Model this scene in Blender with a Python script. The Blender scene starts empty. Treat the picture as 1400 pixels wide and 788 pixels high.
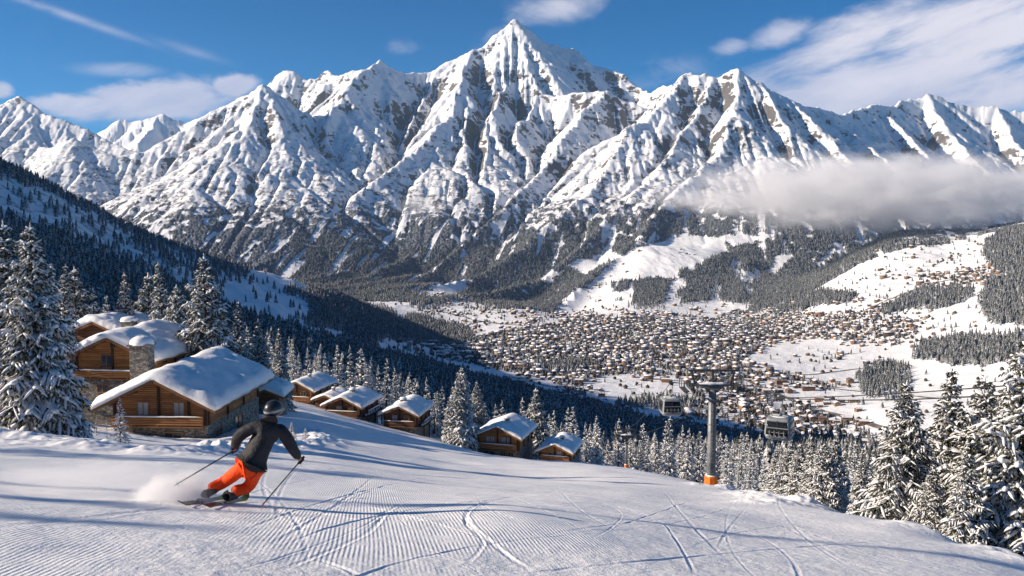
import bpy, bmesh, math, random
import numpy as np
from mathutils import Vector, Matrix
R = math.radians
SC = bpy.context.scene
COL = SC.collection

# ------------------------------------------------------------------ camera
FPX = 1212.0
PITCH = math.atan(94 / FPX)
cam_d = bpy.data.cameras.new('camera')
cam_d.sensor_width = 36.0
cam_d.lens = 36.0 * FPX / 1400.0
cam_d.clip_start = 0.1
cam_d.clip_end = 60000
cam = bpy.data.objects.new('camera', cam_d)
COL.objects.link(cam)
cam.location = (0, 0, 0)
cam.rotation_euler = (math.pi / 2 - PITCH, 0, 0)
SC.camera = cam

# ------------------------------------------------------------------ sun and sky
SUN_EL = R(23.0)
SUN_DIR = Vector((-1.0, -0.07, 0)).normalized() * math.cos(SUN_EL) + Vector((0, 0, math.sin(SUN_EL)))
sun_d = bpy.data.lights.new('sun', 'SUN')
sun_d.energy = 4.9
sun_d.angle = R(0.53)
sun_d.color = (1.0, 0.85, 0.68)
sun = bpy.data.objects.new('sun', sun_d)
COL.objects.link(sun)
sun.rotation_euler = SUN_DIR.to_track_quat('Z', 'Y').to_euler()

SC.view_settings.view_transform = 'Standard'
SC.view_settings.look = 'None'
SC.view_settings.exposure = 0.70
SC.view_settings.gamma = 1.0
SC.cycles.max_bounces = 8
SC.cycles.diffuse_bounces = 3
SC.cycles.glossy_bounces = 2
SC.cycles.transmission_bounces = 3
SC.cycles.transparent_max_bounces = 8
SC.cycles.volume_bounces = 6
SC.cycles.volume_step_rate = 1.0
SC.cycles.volume_max_steps = 96
SC.cycles.use_denoising = True
SC.cycles.sample_clamp_indirect = 8.0


class NT:
    """small helper that writes node trees"""
    def __init__(self, tree):
        self.t = tree
        self.n = tree.nodes
        self.l = tree.links

    def node(self, kind, **kw):
        n = self.n.new(kind)
        for k, v in kw.items():
            setattr(n, k, v)
        return n

    def put(self, sock, v):
        if v is None:
            return
        if isinstance(v, bpy.types.NodeSocket):
            self.l.new(v, sock)
        else:
            if isinstance(v, (tuple, list)) and len(v) == 3 and sock.type == 'RGBA':
                v = (*v, 1)
            sock.default_value = v

    def m(self, op, a, b=None, c=None, clamp=False):
        n = self.node('ShaderNodeMath', operation=op, use_clamp=clamp)
        for i, v in enumerate((a, b, c)):
            self.put(n.inputs[i], v)
        return n.outputs[0]

    def add(self, a, b): return self.m('ADD', a, b)
    def sub(self, a, b): return self.m('SUBTRACT', a, b)
    def mul(self, a, b): return self.m('MULTIPLY', a, b)

    def ss(self, x, lo, hi, o0=0.0, o1=1.0):
        n = self.node('ShaderNodeMapRange', interpolation_type='SMOOTHSTEP')
        self.put(n.inputs[0], x)
        self.put(n.inputs[1], lo); self.put(n.inputs[2], hi)
        self.put(n.inputs[3], o0); self.put(n.inputs[4], o1)
        return n.outputs[0]

    def mix(self, f, a, b, mode='MIX'):
        n = self.node('ShaderNodeMix', data_type='RGBA', blend_type=mode)
        self.put(n.inputs[0], f)
        self.put(n.inputs[6], a); self.put(n.inputs[7], b)
        return n.outputs[2]

    def noise(self, vec, scale, detail=4, rough=0.55, dist=0.0, dim='3D'):
        n = self.node('ShaderNodeTexNoise', noise_dimensions=dim)
        self.put(n.inputs['Vector'], vec)
        self.put(n.inputs['Scale'], scale)
        self.put(n.inputs['Detail'], detail)
        self.put(n.inputs['Roughness'], rough)
        self.put(n.inputs['Distortion'], dist)
        return n.outputs[0]

    def comb(self, x, y, z=0.0):
        n = self.node('ShaderNodeCombineXYZ')
        for i, v in enumerate((x, y, z)):
            self.put(n.inputs[i], v)
        return n.outputs[0]

    def attr(self, name, out=2):
        n = self.node('ShaderNodeAttribute', attribute_name=name)
        return n.outputs[out]

    def bump(self, h, strength=0.5, dist=0.05, normal=None):
        n = self.node('ShaderNodeBump')
        self.put(n.inputs['Height'], h)
        n.inputs['Strength'].default_value = strength
        n.inputs['Distance'].default_value = dist
        if normal is not None:
            self.put(n.inputs['Normal'], normal)
        return n.outputs[0]


def make_world():
    w = bpy.data.worlds.new('World')
    SC.world = w
    w.use_nodes = True
    T = NT(w.node_tree)
    T.n.clear()
    out = T.node('ShaderNodeOutputWorld')
    bg = T.node('ShaderNodeBackground')
    bg.inputs[1].default_value = 0.15
    T.l.new(bg.outputs[0], out.inputs[0])
    sky = T.node('ShaderNodeTexSky', sky_type='NISHITA', sun_disc=False)
    sky.sun_elevation = SUN_EL
    sky.sun_rotation = math.atan2(SUN_DIR.x, SUN_DIR.y)
    sky.altitude = 3800
    sky.air_density = 1.0
    sky.dust_density = 0.1
    sky.ozone_density = 3.0
    hsv = T.node('ShaderNodeHueSaturation')
    hsv.inputs['Saturation'].default_value = 1.85
    hsv.inputs['Value'].default_value = 0.43
    T.l.new(sky.outputs[0], hsv.inputs['Color'])
    # clouds laid out on the sky by direction: px and py are degrees-like sky coordinates
    tc = T.node('ShaderNodeTexCoord')
    sep = T.node('ShaderNodeSeparateXYZ')
    T.l.new(tc.outputs['Generated'], sep.inputs[0])
    X, Y, Z = sep.outputs
    yy = T.m('MAXIMUM', Y, 0.05)
    a = T.m('DIVIDE', X, yy)         # -0.58 .. 0.58 across the view
    e = T.m('DIVIDE', Z, yy)         # 0 .. 0.26 up
    def g(cx, cy, rx, ry, tilt=0.0):
        dx = T.sub(a, cx); dy = T.sub(e, cy)
        c, s = math.cos(tilt), math.sin(tilt)
        u = T.m('DIVIDE', T.add(T.mul(dx, c), T.mul(dy, s)), rx)
        v = T.m('DIVIDE', T.sub(T.mul(dy, c), T.mul(dx, s)), ry)
        r2 = T.add(T.mul(u, u), T.mul(v, v))
        return T.m('EXPONENT', T.mul(r2, -1.0))
    tilt = 0.32
    c, s = math.cos(tilt), math.sin(tilt)
    u = T.add(T.mul(a, c), T.mul(e, s)); v = T.sub(T.mul(e, c), T.mul(a, s))
    nv = T.comb(T.mul(u, 3.2), T.mul(v, 12.0), 0.3)
    n1 = T.noise(nv, 1.35, 9, 0.6, 0.25)
    n2 = T.noise(T.comb(T.mul(a, 9.0), T.mul(e, 17.0), 4.0), 1.3, 7, 0.58, 0.3)
    blobs = [g(0.40, 0.145, 0.25, 0.055, 0.10), g(0.52, 0.215, 0.17, 0.045, 0.25), g(0.33, 0.175, 0.14, 0.035, 0.45)]
    tot = blobs[0]
    for b in blobs[1:]:
        tot = T.m('MAXIMUM', tot, b)
    bank = T.ss(T.add(T.mul(tot, 0.85), T.mul(T.sub(n1, 0.5), 2.3)), 0.22, 0.85)
    bank = T.mul(bank, T.ss(tot, 0.05, 0.3))
    w1 = g(0.05, 0.235, 0.075, 0.022, 0.1); w2 = g(0.30, 0.205, 0.05, 0.018, 0.35); w3 = g(0.245, 0.19, 0.03, 0.012, 0.1)
    w4 = g(0.17, 0.155, 0.06, 0.03, 0.2); w5 = g(-0.11, 0.19, 0.035, 0.015, 0.0); w8 = g(-0.02, 0.20, 0.06, 0.03, 0.3)
    wis = T.m('MAXIMUM', T.m('MAXIMUM', w1, w2), T.m('MAXIMUM', T.mul(w3, 0.8), T.m('MAXIMUM', T.mul(w4, 0.75), T.m('MAXIMUM', T.mul(w5, 0.55), T.mul(w8, 0.5)))))
    wis = T.mul(T.ss(T.add(wis, T.mul(T.sub(n2, 0.5), 1.7)), 0.35, 1.15), T.ss(wis, 0.05, 0.5))
    wis = T.mul(wis, 0.75)
    l1 = g(-0.40, 0.135, 0.095, 0.024, 0.06); l2 = g(-0.47, 0.128, 0.10, 0.014, 0.0); l3 = g(-0.31, 0.15, 0.03, 0.015, 0.2); l4 = g(-0.57, 0.142, 0.02, 0.012, 0.0)
    lf = T.m('MAXIMUM', T.m('MAXIMUM', l1, T.mul(l2, 0.85)), T.m('MAXIMUM', l3, l4))
    lf = T.mul(T.ss(T.add(lf, T.mul(T.sub(n2, 0.5), 1.7)), 0.25, 0.75), T.ss(lf, 0.05, 0.35))
    l5 = g(-0.43, 0.165, 0.09, 0.012, -0.06)
    lf2 = T.mul(T.ss(T.add(l5, T.mul(T.sub(n1, 0.5), 1.6)), 0.35, 1.2), 0.45)
    c1 = g(-0.495, 0.226, 0.085, 0.0042, -0.33); c2 = g(-0.355, 0.186, 0.034, 0.0048, -0.30)
    con = T.mul(T.m('MAXIMUM', T.mul(c1, 0.42), T.mul(c2, 0.30)), T.ss(n2, 0.25, 0.6))
    cov = T.m('MAXIMUM', T.m('MAXIMUM', bank, wis), T.m('MAXIMUM', T.m('MAXIMUM', lf, lf2), con))
    cov = T.mul(cov, T.ss(Y, 0.08, 0.3))
    shade = T.ss(T.add(T.sub(n1, 0.5), T.mul(T.sub(e, 0.16), 4.0)), -0.32, 0.30)
    ccol = T.mix(shade, (1.75, 1.95, 2.75), (3.6, 3.45, 3.75))
    mixed = T.mix(T.mul(cov, 0.93), hsv.outputs[0], ccol)
    T.l.new(mixed, bg.inputs[0])


make_world()
# ------------------------------------------------------------------ helpers
def pt(px, py, D):
    """world point seen at photo pixel (px, py) at forward distance D"""
    u = (px - 700) / FPX; v = (py - 394) / FPX
    c, s = math.cos(PITCH), math.sin(PITCH)
    y = c - v * s; z = -s - v * c
    return Vector((u * D / y, D, z * D / y))


def project(x, y, z):
    c, s = math.cos(PITCH), math.sin(PITCH)
    f = y * c - z * s
    f = np.maximum(f, 1e-3)
    up = y * s + z * c
    return 700 + FPX * x / f, 394 - FPX * up / f


def sstep(x, lo, hi):
    t = np.clip((x - lo) / (hi - lo), 0, 1)
    return t * t * (3 - 2 * t)


_PR = np.random.RandomState(5)
_PERM = _PR.permutation(4096)
_GR = np.stack([np.cos(_PR.rand(4096) * 2 * np.pi), np.sin(_PR.rand(4096) * 2 * np.pi)], 1)


def _hash(i, j):
    return _PERM[(_PERM[i & 4095] + j) & 4095]


def perlin(x, y):
    xi = np.floor(x).astype(np.int64); yi = np.floor(y).astype(np.int64)
    xf = x - xi; yf = y - yi
    u = xf * xf * xf * (xf * (xf * 6 - 15) + 10); v = yf * yf * yf * (yf * (yf * 6 - 15) + 10)
    def gd(i, j, dx, dy):
        g = _GR[_hash(i, j)]
        return g[..., 0] * dx + g[..., 1] * dy
    a = gd(xi, yi, xf, yf); b = gd(xi + 1, yi, xf - 1, yf)
    c = gd(xi, yi + 1, xf, yf - 1); d = gd(xi + 1, yi + 1, xf - 1, yf - 1)
    return (a + u * (b - a)) * (1 - v) + (c + u * (d - c)) * v


def fbm(x, y, oct=4, gain=0.5, lac=2.07, ridged=False):
    s = 0; a = 1.0
    for k in range(oct):
        n = perlin(x + 17.3 * k, y - 9.1 * k)
        s = s + a * ((0.5 - np.abs(n) * 1.6) if ridged else n)
        x = x * lac; y = y * lac; a *= gain
    return s


def mesh_from_arrays(name, v, f, mats=(), mi=None, smooth=True):
    """fast mesh from numpy: f is (n,3) or (n,4)"""
    me = bpy.data.meshes.new(name)
    n, k = f.shape
    me.vertices.add(len(v)); me.vertices.foreach_set('co', np.ascontiguousarray(v, np.float32).ravel())
    me.loops.add(n * k); me.loops.foreach_set('vertex_index', np.ascontiguousarray(f, np.int32).ravel())
    me.polygons.add(n)
    me.polygons.foreach_set('loop_start', np.arange(0, n * k, k, dtype=np.int32))
    for m in mats:
        me.materials.append(m)
    if mi is not None:
        me.polygons.foreach_set('material_index', np.ascontiguousarray(mi, np.int32))
    if smooth:
        me.polygons.foreach_set('use_smooth', np.ones(n, bool))
    me.update(calc_edges=True)
    return me


def link(name, me, parent=None):
    o = bpy.data.objects.new(name, me)
    COL.objects.link(o)
    if parent is not None:
        o.parent = parent
    return o


def tag(o, label=None, cat=None, group=None, kind=None):
    if label: o['label'] = label
    if cat: o['category'] = cat
    if group: o['group'] = group
    if kind: o['kind'] = kind
    return o


def empty(name, loc, rz=0.0, scale=1.0):
    o = bpy.data.objects.new(name, None)
    o.empty_display_size = 0.3
    COL.objects.link(o)
    o.location = loc; o.rotation_euler = (0, 0, rz); o.scale = (scale,) * 3
    return o


def set_attr(me, name, vals):
    at = me.attributes.new(name, 'FLOAT', 'POINT')
    at.data.foreach_set('value', np.ascontiguousarray(vals, np.float32))


def new_mat(name, rough=0.6):
    m = bpy.data.materials.new(name)
    m.use_nodes = True
    T = NT(m.node_tree)
    b = m.node_tree.nodes['Principled BSDF']
    b.inputs['Roughness'].default_value = rough
    b.inputs['Specular IOR Level'].default_value = 0.3
    return m, T, b


def simple_mat(name, col, rough=0.6, metal=0.0, var=0.12, scale=6.0, spec=0.3):
    m, T, b = new_mat(name, rough)
    tc = T.node('ShaderNodeTexCoord')
    n = T.noise(tc.outputs['Object'], scale, 5, 0.6)
    c2 = tuple(min(1, c * (1 + var * 1.5)) for c in col); c1 = tuple(c * (1 - var * 1.5) for c in col)
    T.put(b.inputs['Base Color'], T.mix(T.ss(n, 0.3, 0.7), c1, c2))
    b.inputs['Metallic'].default_value = metal
    b.inputs['Specular IOR Level'].default_value = spec
    return m


class MB:
    """collects verts and faces and links them as one mesh"""
    def __init__(self):
        self.v = []; self.f = []; self.mi = []; self.cur = 0

    def faces(self, vs, fs):
        o = len(self.v)
        self.v.extend([tuple(p) for p in vs])
        for f in fs:
            self.f.append([i + o for i in f]); self.mi.append(self.cur)
        return self

    def box(self, c, s, rot=None):
        hx, hy, hz = s[0] / 2, s[1] / 2, s[2] / 2
        vs = [Vector((x, y, z)) for x in (-hx, hx) for y in (-hy, hy) for z in (-hz, hz)]
        if rot is not None:
            vs = [rot @ p for p in vs]
        vs = [p + Vector(c) for p in vs]
        return self.faces(vs, [(0, 1, 3, 2), (4, 6, 7, 5), (0, 4, 5, 1), (2, 3, 7, 6), (0, 2, 6, 4), (1, 5, 7, 3)])

    def bar(self, a, b, w, h, up=(0, 0, 1)):
        """rectangular bar from a to b, w across, h along up"""
        a = Vector(a); b = Vector(b); d = (b - a)
        L = d.length; d.normalize(); up = Vector(up)
        x = d.cross(up)
        if x.length < 1e-5: x = d.cross(Vector((1, 0, 0)))
        x.normalize(); z = x.cross(d)
        rot = Matrix((x, d, z)).transposed()
        return self.box((a + b) / 2, (w, L, h), rot)

    def tube(self, pts, r, n=8, cap=True, r2=None):
        pts = [Vector(p) for p in pts]
        m = len(pts)
        if not isinstance(r, (list, tuple)):
            r = [r + (((r2 if r2 is not None else r) - r) * i / max(1, m - 1)) for i in range(m)]
        vs = []; up = Vector((0, 0, 1))
        for i, p in enumerate(pts):
            d = (pts[min(i + 1, m - 1)] - pts[max(i - 1, 0)]).normalized()
            x = d.cross(up)
            if x.length < 1e-3: x = d.cross(Vector((0, 1, 0)))
            x.normalize(); y = x.cross(d)
            for k in range(n):
                a = 2 * math.pi * k / n
                vs.append(p + (x * math.cos(a) + y * math.sin(a)) * r[i])
        fs = []
        for i in range(m - 1):
            for k in range(n):
                k2 = (k + 1) % n
                fs.append((i * n + k, i * n + k2, (i + 1) * n + k2, (i + 1) * n + k))
        if cap:
            fs.append(tuple(range(n))[::-1]); fs.append(tuple((m - 1) * n + k for k in range(n)))
        return self.faces(vs, fs)

    def prism(self, poly, a, b):
        """extrude the polygon (list of 3-vectors) by the vector b-a"""
        poly = [Vector(p) for p in poly]; d = Vector(b) - Vector(a); n = len(poly)
        vs = poly + [p + d for p in poly]
        fs = [tuple(range(n))[::-1], tuple(range(n, 2 * n))]
        fs += [(i, (i + 1) % n, n + (i + 1) % n, n + i) for i in range(n)]
        return self.faces(vs, fs)

    def mesh(self, name, mats, smooth=False, fix=True):
        me = bpy.data.meshes.new(name)
        me.from_pydata(self.v, [], self.f)
        for m in (mats if isinstance(mats, (list, tuple)) else [mats]):
            me.materials.append(m)
        me.polygons.foreach_set('material_index', np.array(self.mi, np.int32))
        if fix:
            bm = bmesh.new(); bm.from_mesh(me)
            bmesh.ops.recalc_face_normals(bm, faces=bm.faces)
            bm.to_mesh(me); bm.free()
        if smooth:
            me.polygons.foreach_set('use_smooth', np.ones(len(me.polygons), bool))
        me.update()
        return me

    def build(self, name, mats, parent=None, smooth=False):
        return link(name, self.mesh(name, mats, smooth), parent)


def poly_mask(px, py, poly, soft=0.0):
    """1 inside the polygon"""
    inside = np.zeros(px.shape, bool)
    n = len(poly)
    for i in range(n):
        x1, y1 = poly[i]; x2, y2 = poly[(i + 1) % n]
        if y1 == y2: continue
        c = ((y1 > py) != (y2 > py)) & (px < (x2 - x1) * (py - y1) / (y2 - y1) + x1)
        inside ^= c
    return inside
# ------------------------------------------------------------------ terrain heights
# base ground: smooth surface through control points, in (azimuth, log distance) with slope (z+1.75)/r
EYE = 1.75
_cp = []


def cp(px, py, D):
    p = pt(px, py, D)
    _cp.append((p.x, p.y, p.z))


for a in range(-85, 86, 17):                     # ground under and beside the viewer
    for r in (2.0, 4.5):
        ar = R(a)
        _cp.append((r * math.sin(ar), r * math.cos(ar), -EYE + r * (-0.19 * math.cos(ar) - 0.105 * math.sin(ar))))
for a in (-85, -68, -50):
    ar = R(a)
    for r in (15, 45, 110):
        _cp.append((r * math.sin(ar), r * math.cos(ar), -EYE + r * (-0.20 * math.cos(ar) - 0.10 * math.sin(ar))))
for a in (50, 70, 85):
    ar = R(a)
    for r, s in ((12, 0.1), (40, 0.16), (110, 0.2)):
        _cp.append((r * math.sin(ar), r * math.cos(ar), -EYE + r * (-0.2 * math.cos(ar) - (0.1 + s) * math.sin(ar))))
for q in [
    # piste
    (0, 788, 6.4), (350, 788, 7.4), (700, 788, 8.6), (1050, 788, 10.4), (310, 692, 12.6), (0, 690, 10.6), (700, 700, 13.2),
    (1110, 722, 24), (1390, 786, 14.6), (0, 628, 24), (250, 636, 25), (430, 632, 34), (430, 608, 70), (560, 650, 36), (560, 625, 75), (700, 682, 20), (690, 665, 32), (690, 650, 62), (560, 684, 17), (420, 660, 20),
    (972, 684, 38), (972, 706, 22), (972, 738, 14), (840, 660, 50), (840, 672, 34), (840, 698, 19),
    (0, 588, 40), (100, 600, 42), (250, 618, 44),
    (60, 594, 58), (140, 592, 76), (290, 602, 86), (345, 582, 96), (120, 580, 105), (0, 570, 80),
    (430, 585, 105), (420, 560, 152), (500, 581, 148), (560, 597, 146), (600, 603, 152), (650, 617, 148), (690, 629, 150),
    (762, 637, 154), (830, 638, 145), (870, 644, 118), (972, 663, 75), (1110, 689, 41), (1250, 725, 27), (1400, 776, 17),
    # beyond the crest
    (1110, 712, 70), (1110, 706, 120), (1000, 684, 130), (1250, 760, 50), (1250, 735, 100), (1400, 800, 30), (1400, 780, 60),
    (1400, 740, 120), (870, 650, 160), (900, 655, 250), (1000, 655, 250), (1100, 665, 250), (1300, 670, 250),
    (700, 622, 250), (600, 590, 250), (500, 556, 240), (420, 532, 230), (300, 505, 220), (150, 490, 210), (0, 480, 200),
    (900, 605, 600), (1000, 615, 600), (1120, 615, 600), (1300, 625, 500), (1450, 630, 450), (700, 568, 560), (600, 537, 560), (500, 508, 500),
    (400, 476, 450), (300, 452, 430), (150, 438, 380), (0, 435, 330),
    (720, 540, 900), (600, 512, 900), (850, 575, 900), (480, 482, 820), (380, 455, 700),
    # the spur on the far side of the gully, in shade
    (0, 228, 1100), (100, 274, 1250), (200, 324, 1400), (330, 366, 1600), (440, 397, 1750), (540, 444, 1850), (600, 470, 1900),
    (0, 330, 700), (100, 350, 800), (200, 382, 880), (330, 420, 1020), (430, 446, 1150), (530, 480, 1350), (600, 494, 1500),
    (-300, 120, 1000), (-300, 300, 500), (-300, 450, 250), (0, 262, 1800), (200, 355, 2200), (330, 392, 2400), (450, 412, 2600), (-300, 180, 1900),
    # meadow slope across the valley
    (1400, 560, 1000), (1220, 562, 1130), (1250, 505, 1480), (1400, 485, 1300), (1300, 425, 1800), (1400, 405, 1700), (1110, 446, 2000),
    (1200, 385, 2200), (1300, 345, 2350), (1400, 306, 2500), (1235, 318, 2700), (1160, 352, 2700), (1090, 398, 2600), (1000, 428, 2480),
    (1700, 300, 2000), (1700, 450, 1200), (1700, 600, 500), (1400, 345, 3300), (1235, 352, 3300), (1120, 385, 3300),
    # meadow shoulder at the foot of the range
    (790, 425, 2750), (850, 395, 2850), (900, 375, 2980), (880, 345, 3200), (980, 338, 3300), (1000, 398, 2850), (830, 365, 3250), (790, 390, 3100),
    (720, 415, 3050), (640, 400, 3450),
]:
    cp(*q)
for q in ((-520.0, 450.0, 160.0), (-620.0, 620.0, 185.0), (-430.0, 320.0, 90.0), (-700.0, 820.0, 190.0)):  # unseen hillside left of the view, raised to throw shade on the near forest
    _cp.append(q)
VZ = -262.0
for px, D in ((950, 1150), (1080, 1100), (850, 1230), (760, 1400), (680, 1600), (620, 1800), (760, 1800), (900, 1600), (1020, 1600), (1150, 1250),
              (800, 2200), (680, 2200), (930, 2150), (860, 2500), (720, 2550), (620, 2600), (1150, 1050), (1020, 2000)):
    p = pt(px, 500, D)
    _cp.append((p.x, D, VZ + max(0, D - 1800) * 0.012))
for px, D, z in ((600, 3000, -245), (560, 3500, -235), (510, 4200, -225)):
    p = pt(px, 400, D); _cp.append((p.x, D, z))
_cp = np.array(_cp)


def _uv(x, y):
    r = np.hypot(x, y)
    return np.stack([np.arctan2(x, y) * 2.6, np.log(r)], -1), r


_cu, _cr = _uv(_cp[:, 0], _cp[:, 1])
_cg = (_cp[:, 2] + EYE) / _cr


def _tk(d2):
    return 0.5 * d2 * np.log(d2 + 1e-12)


_n = len(_cu)
_A = np.zeros((_n + 3, _n + 3))
_A[:_n, :_n] = _tk(((_cu[:, None] - _cu[None]) ** 2).sum(-1)) + np.eye(_n) * 2e-4
_A[:_n, _n] = 1; _A[:_n, _n + 1:] = _cu
_A[_n:, :_n] = _A[:_n, _n:].T
_W = np.linalg.solve(_A, np.concatenate([_cg, np.zeros(3)]))


def base_raw(x, y):
    x = np.asarray(x, float); y = np.asarray(y, float)
    sh = x.shape; x = x.ravel(); y = y.ravel()
    out = np.empty(len(x))
    for i in range(0, len(x), 60000):
        u, r = _uv(x[i:i + 60000], y[i:i + 60000])
        d2 = (u[:, None, 0] - _cu[None, :, 0]) ** 2 + (u[:, None, 1] - _cu[None, :, 1]) ** 2
        g = _tk(d2.astype(np.float32)) @ _W[:_n] + _W[_n] + u @ _W[_n + 1:]
        out[i:i + 60000] = g * r - EYE
    return out.reshape(sh)


# ---- the high range: ridges, then worn down by running water on a grid
GX0, GX1, GY0, GY1 = -6200.0, 6200.0, 2300.0, 10700.0
RIDGES = [
    # main crest from the left to the summit and on to the right
    ([(372, 112, 6100), (385, 101, 6050), (400, 95, 6000), (412, 103, 5980), (425, 104, 5950), (436, 108, 5930), (447, 94, 5900), (460, 103, 5800), (470, 99, 5700), (495, 88, 5640), (515, 76, 5600), (530, 88, 5650), (550, 97, 5700),
      (580, 99, 5790), (600, 94, 5800), (618, 82, 5820), (640, 62, 5850), (662, 58, 5900), (680, 42, 5950), (705, 26, 6000), (722, 37, 6020), (732, 49, 6030), (745, 56, 6040), (762, 58, 6050), (780, 61, 6060), (800, 82, 6060),
      (825, 90, 6000), (850, 97, 5900), (870, 115, 5800), (893, 124, 5500), (912, 116, 5300), (930, 108, 5050), (945, 101, 4900), (962, 102, 4870), (985, 106, 4850), (1000, 102, 4830), (1015, 98, 4800), (1028, 108, 4780), (1040, 113, 4760),
      (1060, 124, 4730), (1080, 133, 4720), (1100, 145, 4750), (1120, 148, 4850), (1140, 149, 5000), (1165, 146, 5300), (1200, 140, 5600), (1222, 139, 5750), (1240, 134, 5900), (1270, 125, 6000), (1285, 130, 6000), (1300, 138, 6000),
      (1330, 147, 6000), (1365, 149, 6000), (1400, 152, 6000), (1460, 146, 6000), (1540, 150, 6000), (1650, 160, 6000)], 1.0),
    # summit face: secondary crest and spurs
    ([(705, 26, 6000), (694, 62, 5750), (700, 100, 5500), (735, 126, 5350), (760, 130, 5280), (795, 127, 5230), (825, 120, 5200), (850, 133, 5180), (880, 142, 5150)], 1.0),
    ([(700, 95, 5520), (672, 150, 5250), (650, 190, 5000), (625, 240, 4650), (570, 295, 4150), (500, 352, 3600)], 0.95),
    ([(735, 126, 5350), (700, 190, 4950), (660, 250, 4500), (610, 305, 4000), (560, 350, 3600)], 0.95),
    ([(825, 120, 5200), (780, 180, 4850), (730, 240, 4450), (660, 310, 3900), (590, 372, 3450)], 0.95),
    ([(640, 62, 5850), (632, 120, 5500), (590, 185, 5050), (520, 245, 4500), (450, 300, 3950), (400, 340, 3550)], 0.95),
    ([(600, 94, 5800), (560, 165, 5250), (480, 235, 4600), (400, 300, 3950), (360, 335, 3600)], 0.95),
    ([(550, 97, 5700), (520, 150, 5300), (460, 205, 4850), (390, 255, 4350), (330, 300, 3900)], 0.95),
    ([(515, 76, 5600), (478, 130, 5250), (440, 178, 4950), (380, 225, 4500), (310, 268, 4100), (260, 305, 3750)], 0.95),
    # rocky peak on the left of the range
    ([(150, 266, 5300), (190, 231, 5150), (215, 212, 5080), (240, 196, 5000), (262, 178, 4950), (285, 158, 4920), (300, 150, 4900), (322, 133, 4860), (340, 119, 4830), (358, 110, 4800), (372, 122, 4900), (390, 140, 5000), (410, 152, 5150), (430, 158, 5300), (455, 128, 5500), (470, 99, 5700)], 1.05),
    ([(358, 110, 4800), (342, 165, 4500), (310, 215, 4250), (260, 262, 3950), (225, 290, 3750)], 0.95),
    ([(358, 110, 4800), (385, 165, 4600), (380, 205, 4400), (340, 245, 4150), (285, 285, 3850)], 0.95),
    ([(285, 158, 4920), (255, 215, 4600), (200, 255, 4300), (160, 278, 4100)], 0.95),
    # the broad ridge to the right of the summit
    ([(940, 101, 4900), (905, 140, 4750), (862, 178, 4550), (830, 220, 4300), (800, 256, 4080), (760, 292, 3850), (715, 335, 3600), (660, 378, 3300)], 0.95),
    ([(985, 106, 4850), (945, 165, 4500), (900, 225, 4150), (850, 280, 3800), (790, 335, 3500), (740, 385, 3200)], 0.95),
    ([(1015, 98, 4800), (1005, 150, 4500), (975, 205, 4200), (940, 255, 3850), (890, 310, 3500)], 0.95),
    ([(1040, 113, 4760), (1075, 170, 4450), (1085, 225, 4150), (1060, 290, 3750), (1020, 340, 3400)], 0.95),
    ([(1080, 133, 4720), (1125, 178, 4450), (1165, 222, 4200), (1190, 262, 3950), (1190, 310, 3600)], 0.95),
    ([(1120, 148, 4850), (1165, 180, 4650), (1210, 215, 4450), (1260, 250, 4200), (1290, 285, 3900)], 0.95),
    ([(1200, 140, 5600), (1235, 180, 5300), (1270, 215, 5000), (1300, 250, 4700), (1340, 285, 4300)], 0.95),
    ([(1270, 125, 6000), (1290, 170, 5600), (1330, 215, 5200), (1380, 260, 4700), (1420, 290, 4300)], 0.95),
    ([(1365, 149, 6000), (1385, 190, 5500), (1430, 240, 5000), (1480, 280, 4500)], 0.95),
    # mountains closing the valley on the left
    ([(-260, 90, 5400), (-150, 130, 5350), (-60, 158, 5300), (0, 147, 5300), (16, 139, 5290), (30, 132, 5280), (44, 142, 5270), (60, 153, 5240), (90, 163, 5200), (120, 177, 5150), (145, 190, 5080), (165, 197, 5000), (200, 208, 4900), (235, 240, 4800)], 0.95),
    ([(30, 132, 5280), (40, 180, 5000), (30, 220, 4700), (20, 260, 4300)], 0.9),
    ([(90, 163, 5200), (110, 205, 4900), (100, 240, 4600), (110, 275, 4300)], 0.9),
    ([(55, 205, 4800), (80, 198, 4650), (105, 190, 4500), (140, 208, 4480), (175, 222, 4450), (185, 250, 4400), (200, 285, 4200)], 0.9),
    ([(120, 190, 9600), (150, 172, 9500), (165, 162, 9500), (185, 165, 9500), (205, 158, 9500), (222, 153, 9500), (235, 159, 9500), (252, 166, 9500), (270, 160, 9500), (290, 150, 9500), (320, 165, 9500), (380, 170, 9500)], 0.95),
    ([(222, 153, 9500), (200, 178, 8700), (190, 200, 8000)], 0.9),
    ([(252, 166, 9500), (245, 185, 8700), (225, 205, 8000)], 0.9),
]


def spur(line):
    """a spur keeps its course in plan but falls evenly from the crest to its foot"""
    P = [np.array(pt(*q)) for q in line]
    a, b = P[0], P[-1]
    out = [a]
    for q in line[1:-1]:
        D = np.linspace(b[1] - 200, a[1] + 200, 400)
        t = np.clip((a[1] - D) / (a[1] - b[1]), 0, 1)
        prof = a[2] + (b[2] - a[2]) * (t + 0.03 * np.sin(math.pi * t))
        p1 = pt(q[0], q[1], 1.0)
        i = int(np.argmin(np.abs(p1[2] * D - prof)))
        out.append(np.array((p1[0] * D[i], D[i], p1[2] * D[i])))
    out.append(b)
    if b[2] < 60:                 # run-out onto the valley floor
        f = b - a; f[2] = 0; f /= np.linalg.norm(f)
        out.append(np.array((b[0] + f[0] * 380, b[1] + f[1] * 380, b[2] * 0.45 - 262 * 0.55)))
        out.append(np.array((b[0] + f[0] * 850, b[1] + f[1] * 850, -275.0)))
    return np.array(out)


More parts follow.
